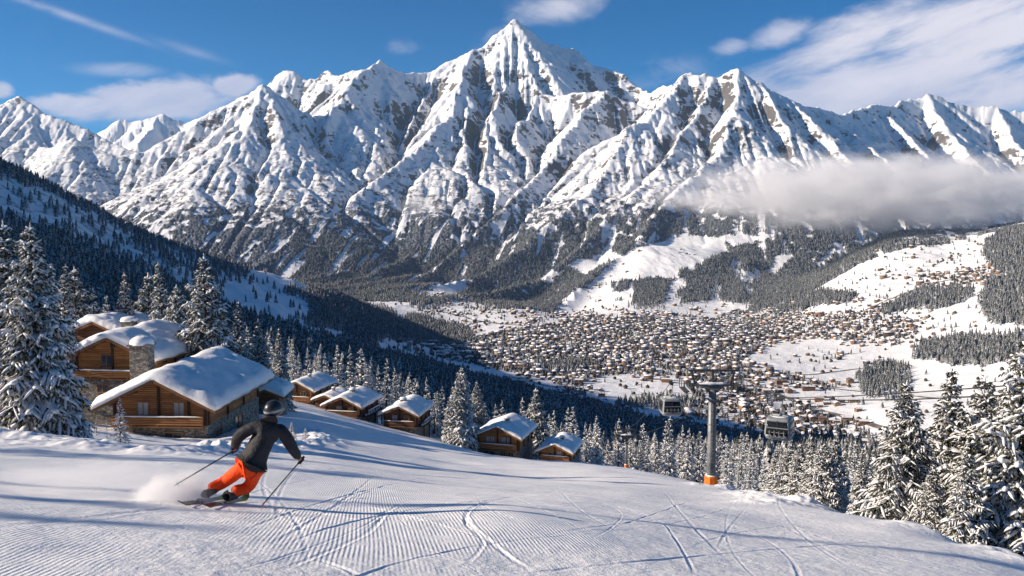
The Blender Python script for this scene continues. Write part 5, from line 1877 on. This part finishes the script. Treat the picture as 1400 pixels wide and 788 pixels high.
GLp = pt(917, 524, 80); GRp = pt(1067, 545, 63)
cabin(GLp, R(2), 'silver gondola cabin hanging left of the lift tower, square to the view')
cabin(GRp, R(-28), 'silver gondola cabin hanging right of the lift tower, turned to show its side')


def cable(pts, sag, label):
    out = []
    for i in range(len(pts) - 1):
        a, b = Vector(pts[i]), Vector(pts[i + 1])
        for k in range(14):
            t = k / 14
            p = a.lerp(b, t); p.z -= sag[i] * 4 * t * (1 - t); out.append(p)
    out.append(Vector(pts[-1]))
    o = MB().tube(out, 0.03, 6).build('haul_cable', M_DARK, None, True)
    tag(o, label, 'cable')


cable([(SR.x + 1.6, -14, 6.5), (GRp.x + 0.02, GRp.y, GRp.z + 0.05), SR, SR2, (SR2.x + 4, 420, SR2.z - 95)], [0.9, 0.05, 0.8, 6], 'right steel haul cable running from the tower over the right-hand cabin')
cable([(SL.x + 3.4, -14, 7.0), SL, (GLp.x, GLp.y, GLp.z + 0.05), SL2, (SL2.x + 4, 420, SL2.z - 95)], [2.6, 0.03, 0.8, 6], 'left steel haul cable running from the tower over the left-hand cabin')

# ------------------------------------------------------------------ the skier
M_JACKET = None


def cloth(name, col, scale=7.0, fold=0.02, rough=0.7):
    m, T, b = new_mat(name, rough)
    tc = T.node('ShaderNodeTexCoord')
    n = T.noise(tc.outputs['Object'], scale, 5, 0.55, 0.8)
    T.put(b.inputs['Base Color'], T.mix(T.ss(n, 0.25, 0.75), tuple(c * 0.8 for c in col), tuple(c * 1.15 for c in col)))
    T.put(b.inputs['Normal'], T.bump(n, 0.9, fold))
    return m


M_JACKET = cloth('charcoal_jacket', (0.024, 0.023, 0.028), 5.0, 0.06)
M_PANTS = cloth('orange_trousers', (0.95, 0.075, 0.004), 6.0, 0.03)
M_SKIN = simple_mat('skin', (0.45, 0.26, 0.18), 0.55)
M_HELMET = simple_mat('black_helmet', (0.018, 0.019, 0.022), 0.35, spec=0.5)
M_GLOVE = simple_mat('black_glove', (0.015, 0.015, 0.017), 0.7)
M_LENS = simple_mat('goggle_lens', (0.10, 0.085, 0.06), 0.08, spec=0.9)
M_STRAP = simple_mat('goggle_strap', (0.30, 0.30, 0.31), 0.7)
M_BOOT = simple_mat('ski_boot', (0.035, 0.032, 0.03), 0.4, spec=0.5)
M_SKI = simple_mat('ski_topsheet', (0.06, 0.062, 0.05), 0.3, var=0.6, scale=2.2, spec=0.5)
M_SKITIP = simple_mat('ski_tip_yellow', (0.34, 0.31, 0.05), 0.35, var=0.4, scale=5)
M_POLE = simple_mat('ski_pole_black', (0.02, 0.02, 0.022), 0.35, spec=0.5)


def skin_mesh(name, joints, edges, mat, sub=2):
    """grow a continuous tapered surface over a skeleton; joints: [(vector, radius)]"""
    me = bpy.data.meshes.new(name)
    me.from_pydata([tuple(j[0]) for j in joints], edges, [])
    o = bpy.data.objects.new(name, me); COL.objects.link(o)
    sk = o.modifiers.new('skin', 'SKIN'); sk.use_smooth_shade = True
    if hasattr(sk, 'branch_smoothing'): sk.branch_smoothing = 0.6
    lay = me.skin_vertices[0].data
    for i, j in enumerate(joints):
        r = j[1] if isinstance(j[1], tuple) else (j[1], j[1])
        lay[i].radius = r; lay[i].use_root = (i == 0)
    ss = o.modifiers.new('sub', 'SUBSURF'); ss.levels = sub; ss.render_levels = sub
    bpy.context.view_layer.update()
    ev = o.evaluated_get(bpy.context.evaluated_depsgraph_get())
    m2 = bpy.data.meshes.new_from_object(ev)
    m2.materials.clear(); m2.materials.append(mat)
    m2.polygons.foreach_set('use_smooth', np.ones(len(m2.polygons), bool))
    m2.name = name
    bpy.data.objects.remove(o); bpy.data.meshes.remove(me)
    return m2


fR = hit(309, 690); fL = hit(279, 687)
DS = (fR.y + fL.y) / 2
skier = empty('person', (fR.x, fR.y, fR.z))
tag(skier, 'skier seen from behind in charcoal jacket, orange trousers and black helmet, leaning into a turn', 'person')
O = skier.location.copy()


def J(px, py, dd=0.0):
    return pt(px, py, DS + dd) - O


def part(name, me): return link(name, me, skier)


pel = J(341, 635, 0.02); wai = J(350, 620, 0.07); che = J(361, 600, 0.15); nek = J(369, 583, 0.22); hed = J(375, 562, 0.26)
shL = J(350, 581, 0.12); elL = J(325, 598, 0.10); haL = J(320, 616, 0.30)
shR = J(387, 587, 0.22); elR = J(399, 612, 0.26); haR = J(411, 630, 0.42)
hiL = J(332, 639, -0.04); knL = J(307, 659, 0.16); anL = (fL - O) + Vector((0.05, 0.02, 0.17))
hiR = J(350, 644, 0.05); knR = J(340, 667, 0.24); anR = (fR - O) + Vector((0.07, 0.03, 0.17))
body = skin_mesh('body', [(pel, 0.13), (wai, 0.13), (che, 0.15), (nek, 0.06), (hed, (0.085, 0.10)), (shL, 0.07), (elL, 0.045), (haL, 0.035), (shR, 0.07), (elR, 0.045), (haR, 0.035),
                          (hiL, 0.085), (knL, 0.06), (anL, 0.05), (hiR, 0.085), (knR, 0.06), (anR, 0.05), (hed + Vector((0, 0, 0.09)), 0.07)],
                 [(0, 1), (1, 2), (2, 3), (3, 4), (4, 17), (2, 5), (5, 6), (6, 7), (2, 8), (8, 9), (9, 10), (0, 11), (11, 12), (12, 13), (0, 14), (14, 15), (15, 16)], M_SKIN)
part('body', body)
wrL = elL.lerp(haL, 0.78); wrR = elR.lerp(haR, 0.80)
jk = skin_mesh('jacket', [(J(352, 617, 0.08), (0.205, 0.185)), (J(344, 633, 0.02), (0.215, 0.195)), (J(338, 642, 0.0), (0.235, 0.215)), (J(359, 602, 0.14), (0.24, 0.20)), (J(366, 588, 0.18), (0.215, 0.175)), (J(370, 579, 0.21), (0.125, 0.12)), (J(373, 572, 0.23), (0.095, 0.095)),
                          (J(352, 582, 0.13), 0.13), (J(336, 589, 0.10), 0.108), (elL, 0.095), (wrL, 0.070),
                          (J(384, 588, 0.21), 0.13), (J(393, 600, 0.24), 0.108), (elR, 0.092), (wrR, 0.068)],
               [(0, 1), (1, 2), (0, 3), (3, 4), (4, 5), (5, 6), (4, 7), (7, 8), (8, 9), (9, 10), (4, 11), (11, 12), (12, 13), (13, 14)], M_JACKET)
jacket = part('jacket', jk)
link('hood', skin_mesh('hood', [(J(366, 580, 0.08), 0.135), (J(358, 572, 0.10), 0.085), (J(379, 574, 0.14), 0.085), (J(368, 569, 0.11), 0.10)], [(0, 1), (0, 2), (0, 3)], M_JACKET), jacket)
shinL = knL.lerp(anL, 0.97); shinR = knR.lerp(anR, 0.97)
part('trousers', skin_mesh('trousers', [(J(341, 636, 0.02), (0.15, 0.14)), (hiL, 0.120), (hiL.lerp(knL, 0.5), 0.112), (knL, 0.097), (knL.lerp(anL, 0.5), 0.092), (shinL, 0.104),
                                        (hiR, 0.125), (hiR.lerp(knR, 0.5), 0.112), (knR, 0.097), (knR.lerp(anR, 0.5), 0.092), (shinR, 0.104)],
                           [(0, 1), (1, 2), (2, 3), (3, 4), (4, 5), (0, 6), (6, 7), (7, 8), (8, 9), (9, 10)], M_PANTS))


def ellipsoid(c, rad, mat, name, parent, rot=None, n=24, m=14, squash=None):
    V = []; 
    for j in range(m + 1):
        th = math.pi * j / m
        for i in range(n):
            a = 2 * math.pi * i / n
            p = Vector((rad[0] * math.sin(th) * math.cos(a), rad[1] * math.sin(th) * math.sin(a), rad[2] * math.cos(th)))
            if squash: p = squash(p)
            if rot is not None: p = rot @ p
            V.append(p + c)
    i = np.arange((m + 1) * n).reshape(m + 1, n)
    F = np.stack([i[:-1], i[1:], np.roll(i[1:], -1, 1), np.roll(i[:-1], -1, 1)], -1).reshape(-1, 4)
    return link(name, mesh_from_arrays(name, np.array([tuple(v) for v in V]), F, [mat]), parent)


hrot = Matrix.Rotation(R(-38), 3, 'Z') @ Matrix.Rotation(R(8), 3, 'X')      # face looks along +y before turning to the right
hc = hed + Vector((0, 0, 0.01))
face = skin_mesh('face', [(hc + hrot @ Vector((0, 0.03, -0.05)), (0.075, 0.075)), (hc + hrot @ Vector((0, 0.06, -0.09)), 0.045), (hc + hrot @ Vector((0, 0.105, -0.035)), 0.018), (hc + hrot @ Vector((0.078, 0.0, -0.05)), 0.014), (hc + hrot @ Vector((-0.078, 0.0, -0.05)), 0.014)],
                 [(0, 1), (0, 2), (0, 3), (0, 4)], M_SKIN)
part('face', face)
helmet = ellipsoid(hc + hrot @ Vector((0, -0.01, 0.025)), (0.128, 0.150, 0.135), M_HELMET, 'helmet', skier, hrot, squash=lambda p: Vector((p.x, p.y, p.z if p.z > -0.085 else -0.085 + (p.z + 0.085) * 0.25)))
ellipsoid(hc + hrot @ Vector((0, 0.112, -0.005)), (0.085, 0.05, 0.048), M_LENS, 'goggles', skier, hrot)
st = MB(); ring = []
for k in range(25):
    a = 2 * math.pi * k / 24
    ring.append(hc + hrot @ Vector((0.133 * math.cos(a), -0.01 + 0.155 * math.sin(a), 0.012)))
vs = []; fs = []
for k in range(25):
    vs += [ring[k] + hrot @ Vector((0, 0, -0.018)), ring[k] + hrot @ Vector((0, 0, 0.018))]
    if k: fs.append((2 * k - 2, 2 * k, 2 * k + 1, 2 * k - 1))
st.faces(vs, fs); st.build('goggle_strap', M_STRAP, helmet, True)


def glove(c, axis, arm_from, name='glove'):
    """palm, four curled fingers and a thumb closed round a pole grip at c"""
    axis = axis.normalized(); toa = (arm_from - c); toa -= axis * toa.dot(axis); toa.normalize()
    side = axis.cross(toa)
    g = skin_mesh(name, [(c + toa * 0.035, (0.045, 0.030)), (c + toa * 0.085, 0.036), (c + toa * 0.14, 0.045)], [(0, 1), (1, 2)], M_GLOVE)
    o = link(name, g, skier)
    for k, ln in enumerate((0.92, 1.0, 0.95, 0.8)):
        off = axis * (0.036 - 0.024 * k)
        js = []
        for q in range(5):
            a = R(20 + 55 * q * ln)
            js.append((c + off + (toa * math.cos(a) + side * math.sin(a)) * 0.032, 0.0125 - 0.0008 * q))
        link('finger', skin_mesh('finger', js, [(0, 1), (1, 2), (2, 3), (3, 4)], M_GLOVE, 1), o)
    js = [(c + axis * 0.03 + toa * 0.045 - side * 0.012, 0.015), (c + axis * 0.045 + toa * 0.02 - side * 0.034, 0.014), (c + axis * 0.045 - toa * 0.015 - side * 0.036, 0.012)]
    link('thumb', skin_mesh('thumb', js, [(0, 1), (1, 2)], M_GLOVE, 1), o)
    return o


tipL = pt(237, 665, DS - 0.12); tipR = hit(355, 695)
hLw = haL + O; hRw = haR + O
glove(haL, (hLw - tipL), elL); glove(haR, (hRw - tipR), elR)


def ski_pole(hand, tip, label):
    a = (hand - tip).normalized()
    r = empty('ski_pole', tip)
    tag(r, label, 'ski pole')
    h = hand - tip
    MB().tube([(0, 0, 0), a * 0.06, h], [0.004, 0.009, 0.010], 8).build('shaft', M_POLE, r, True)
    MB().tube([h - a * 0.07, h - a * 0.05, h + a * 0.05, h + a * 0.075, h + a * 0.085], [0.013, 0.019, 0.018, 0.022, 0.008], 10).build('handle', M_GLOVE, r, True)
    MB().tube([a * 0.055, a * 0.062, a * 0.07], [0.012, 0.042, 0.014], 14).build('basket', M_STRAP, r, True)


ski_pole(hLw, tipL, 'black ski pole trailing from the left glove, clear of the snow')
ski_pole(hRw, tipR, 'black ski pole planted in the snow under the right glove')
# skis and boots
tailR = hit(266, 697); tipRs = hit(356, 680.5)
dv = (tipRs - tailR); dv.z = 0; dv.normalize()


def gz(p): return Vector((p.x, p.y, ground(p.x, p.y)))


def ski(boot, label, lift=0.02):
    tail = gz(boot - dv * 0.82); tip = gz(boot + dv * 0.98)
    r = empty('ski', gz(boot)); tag(r, label, 'ski')
    side = Vector((dv.y, -dv.x, 0))
    N = 26; vs = []; fs = []
    for k in range(N + 1):
        t = k / N; p = tail.lerp(tip, t)
        w = 0.049 - 0.013 * math.sin(math.pi * min(1, t / 0.95)) 
        if t > 0.93: w *= math.sqrt(max(0.02, 1 - ((t - 0.93) / 0.07) ** 2))
        z = lift + (0.11 * ((t - 0.86) / 0.14) ** 2 if t > 0.86 else 0) + (0.03 * ((0.05 - t) / 0.05) if t < 0.05 else 0)
        roll = 0.45        # edged into the slope
        for sgn in (-1, 1):
            for h in (0, 0.016):
                vs.append(p + side * (sgn * w * math.cos(roll)) + Vector((0, 0, z + h + sgn * -w * math.sin(roll) + 0.02)) - r.location)
    for k in range(N):
        a = k * 4; b = a + 4
        fs += [(a, a + 2, b + 2, b), (a + 1, b + 1, b + 3, a + 3), (a, b, b + 1, a + 1), (a + 2, a + 3, b + 3, b + 2)]
    fs += [(0, 1, 3, 2), (N * 4, N * 4 + 2, N * 4 + 3, N * 4 + 1)]
    mb = MB(); mb.faces(vs, fs)
    mb.mi = [1 if min(f) // 4 > N * 0.72 else 0 for f in fs]
    mb.build('ski_body', [M_SKI, M_SKITIP], r)
    bx = Vector((0, 0, 0.07))
    rotm = Matrix((dv, -side, Vector((0, 0, 1)))).transposed()
    MB().box(Vector((0, 0, 0.075)) + dv * 0.17, (0.07, 0.06, 0.05), rotm).build('toe_binding', M_STRAP, r)
    MB().box(Vector((0, 0, 0.075)) - dv * 0.19, (0.09, 0.06, 0.06), rotm).build('heel_binding', M_STRAP, r)


ski(fR, 'ski with yellow-green tip under the right boot')
ski(fL, 'ski under the left boot, mostly hidden by flying snow')
for f, an, kn in ((fL, anL, knL), (fR, anR, knR)):
    b = f - O + Vector((0, 0, 0.11))
    up = (kn - an).normalized()
    part('ski_boot', skin_mesh('ski_boot', [(b - dv * 0.06, 0.062), (b + dv * 0.09, 0.054), (b + dv * 0.17, 0.042), (b - dv * 0.05 + up * 0.12, 0.066), (b - dv * 0.05 + up * 0.25, 0.068)], [(0, 1), (1, 2), (0, 3), (3, 4)], M_BOOT))


# ------------------------------------------------------------------ loose snow and cloud
def volume_blob(name, c, rad, rz, dens, nscale, lo, hi, aniso=0.2, seed=0.0, col=(0.97, 0.97, 0.98), power=1.0, stretch=(1, 1, 1)):
    m = bpy.data.materials.new(name); m.use_nodes = True
    T = NT(m.node_tree); T.n.clear()
    out = T.node('ShaderNodeOutputMaterial'); v = T.node('ShaderNodeVolumePrincipled')
    T.l.new(v.outputs[0], out.inputs['Volume'])
    v.inputs['Color'].default_value = (*col, 1); v.inputs['Anisotropy'].default_value = aniso
    tc = T.node('ShaderNodeTexCoord')
    sp = T.node('ShaderNodeSeparateXYZ'); T.l.new(tc.outputs['Object'], sp.inputs[0])
    r2 = T.add(T.add(T.mul(sp.outputs[0], sp.outputs[0]), T.mul(sp.outputs[1], sp.outputs[1])), T.mul(sp.outputs[2], sp.outputs[2]))
    n = T.noise(T.comb(T.add(T.mul(sp.outputs[0], stretch[0]), seed), T.mul(sp.outputs[1], stretch[1]), T.mul(sp.outputs[2], stretch[2])), nscale, 4, 0.58, 0.2)
    fall = T.ss(r2, 1.0, 0.05)
    d = T.ss(T.add(T.mul(fall, 0.75), T.mul(T.sub(n, 0.5), 1.9)), lo, hi)
    T.put(v.inputs['Density'], T.mul(T.mul(d, fall), dens))
    V = []; F = []
    o = ellipsoid(Vector((0, 0, 0)), (1, 1, 1), m, name, None, n=20, m=10)
    o.location = c; o.rotation_euler = (0, 0, rz); o.scale = rad
    return o


def cloudbank(name, px, py, D, rx, ry, rz_, dens, seed, nscale=2.3, lo=0.28, hi=0.75, stretch=(1.6, 1, 0.9)):
    o = volume_blob(name, pt(px, py, D), (rx, ry, rz_), 0.0, dens, nscale, lo, hi, 0.1, seed, (0.98, 0.98, 0.99), 1.0, stretch)
    return tag(o, kind='stuff')


cloudbank('valley_cloud', 1215, 264, 2750, 980, 360, 180, 0.021, 3.0, 4.0, 0.27, 1.15, (2.4, 1.0, 0.9))
cloudbank('cloud_wisp', 575, 282, 3650, 150, 120, 60, 0.004, 9.0, 2.0, 0.2, 0.9)
tag(volume_blob('snow_spray', fL + Vector((-0.42, -0.05, 0.12)), (0.85, 0.6, 0.55), 0.2, 8.0, 2.6, 0.25, 1.0, 0.35, 1.0), kind='stuff')
tag(volume_blob('drifting_snow', fL + Vector((-2.0, 0.7, 0.12)), (2.4, 1.1, 0.55), 0.1, 0.9, 2.6, 0.25, 1.0, 0.35, 5.0), kind='stuff')

# ------------------------------------------------------------------ thin winter haze
hz = MB().box((0, 5400, 560), (14400, 11800, 1780))
mh = bpy.data.materials.new('haze'); mh.use_nodes = True
Th = NT(mh.node_tree); Th.n.clear()
oh = Th.node('ShaderNodeOutputMaterial'); vh = Th.node('ShaderNodeVolumePrincipled')
vh.inputs['Color'].default_value = (0.50, 0.72, 1.0, 1); vh.inputs['Density'].default_value = 2.2e-5; vh.inputs['Anisotropy'].default_value = 0.2
Th.l.new(vh.outputs[0], oh.inputs['Volume'])
tag(hz.build('haze', mh), kind='stuff')
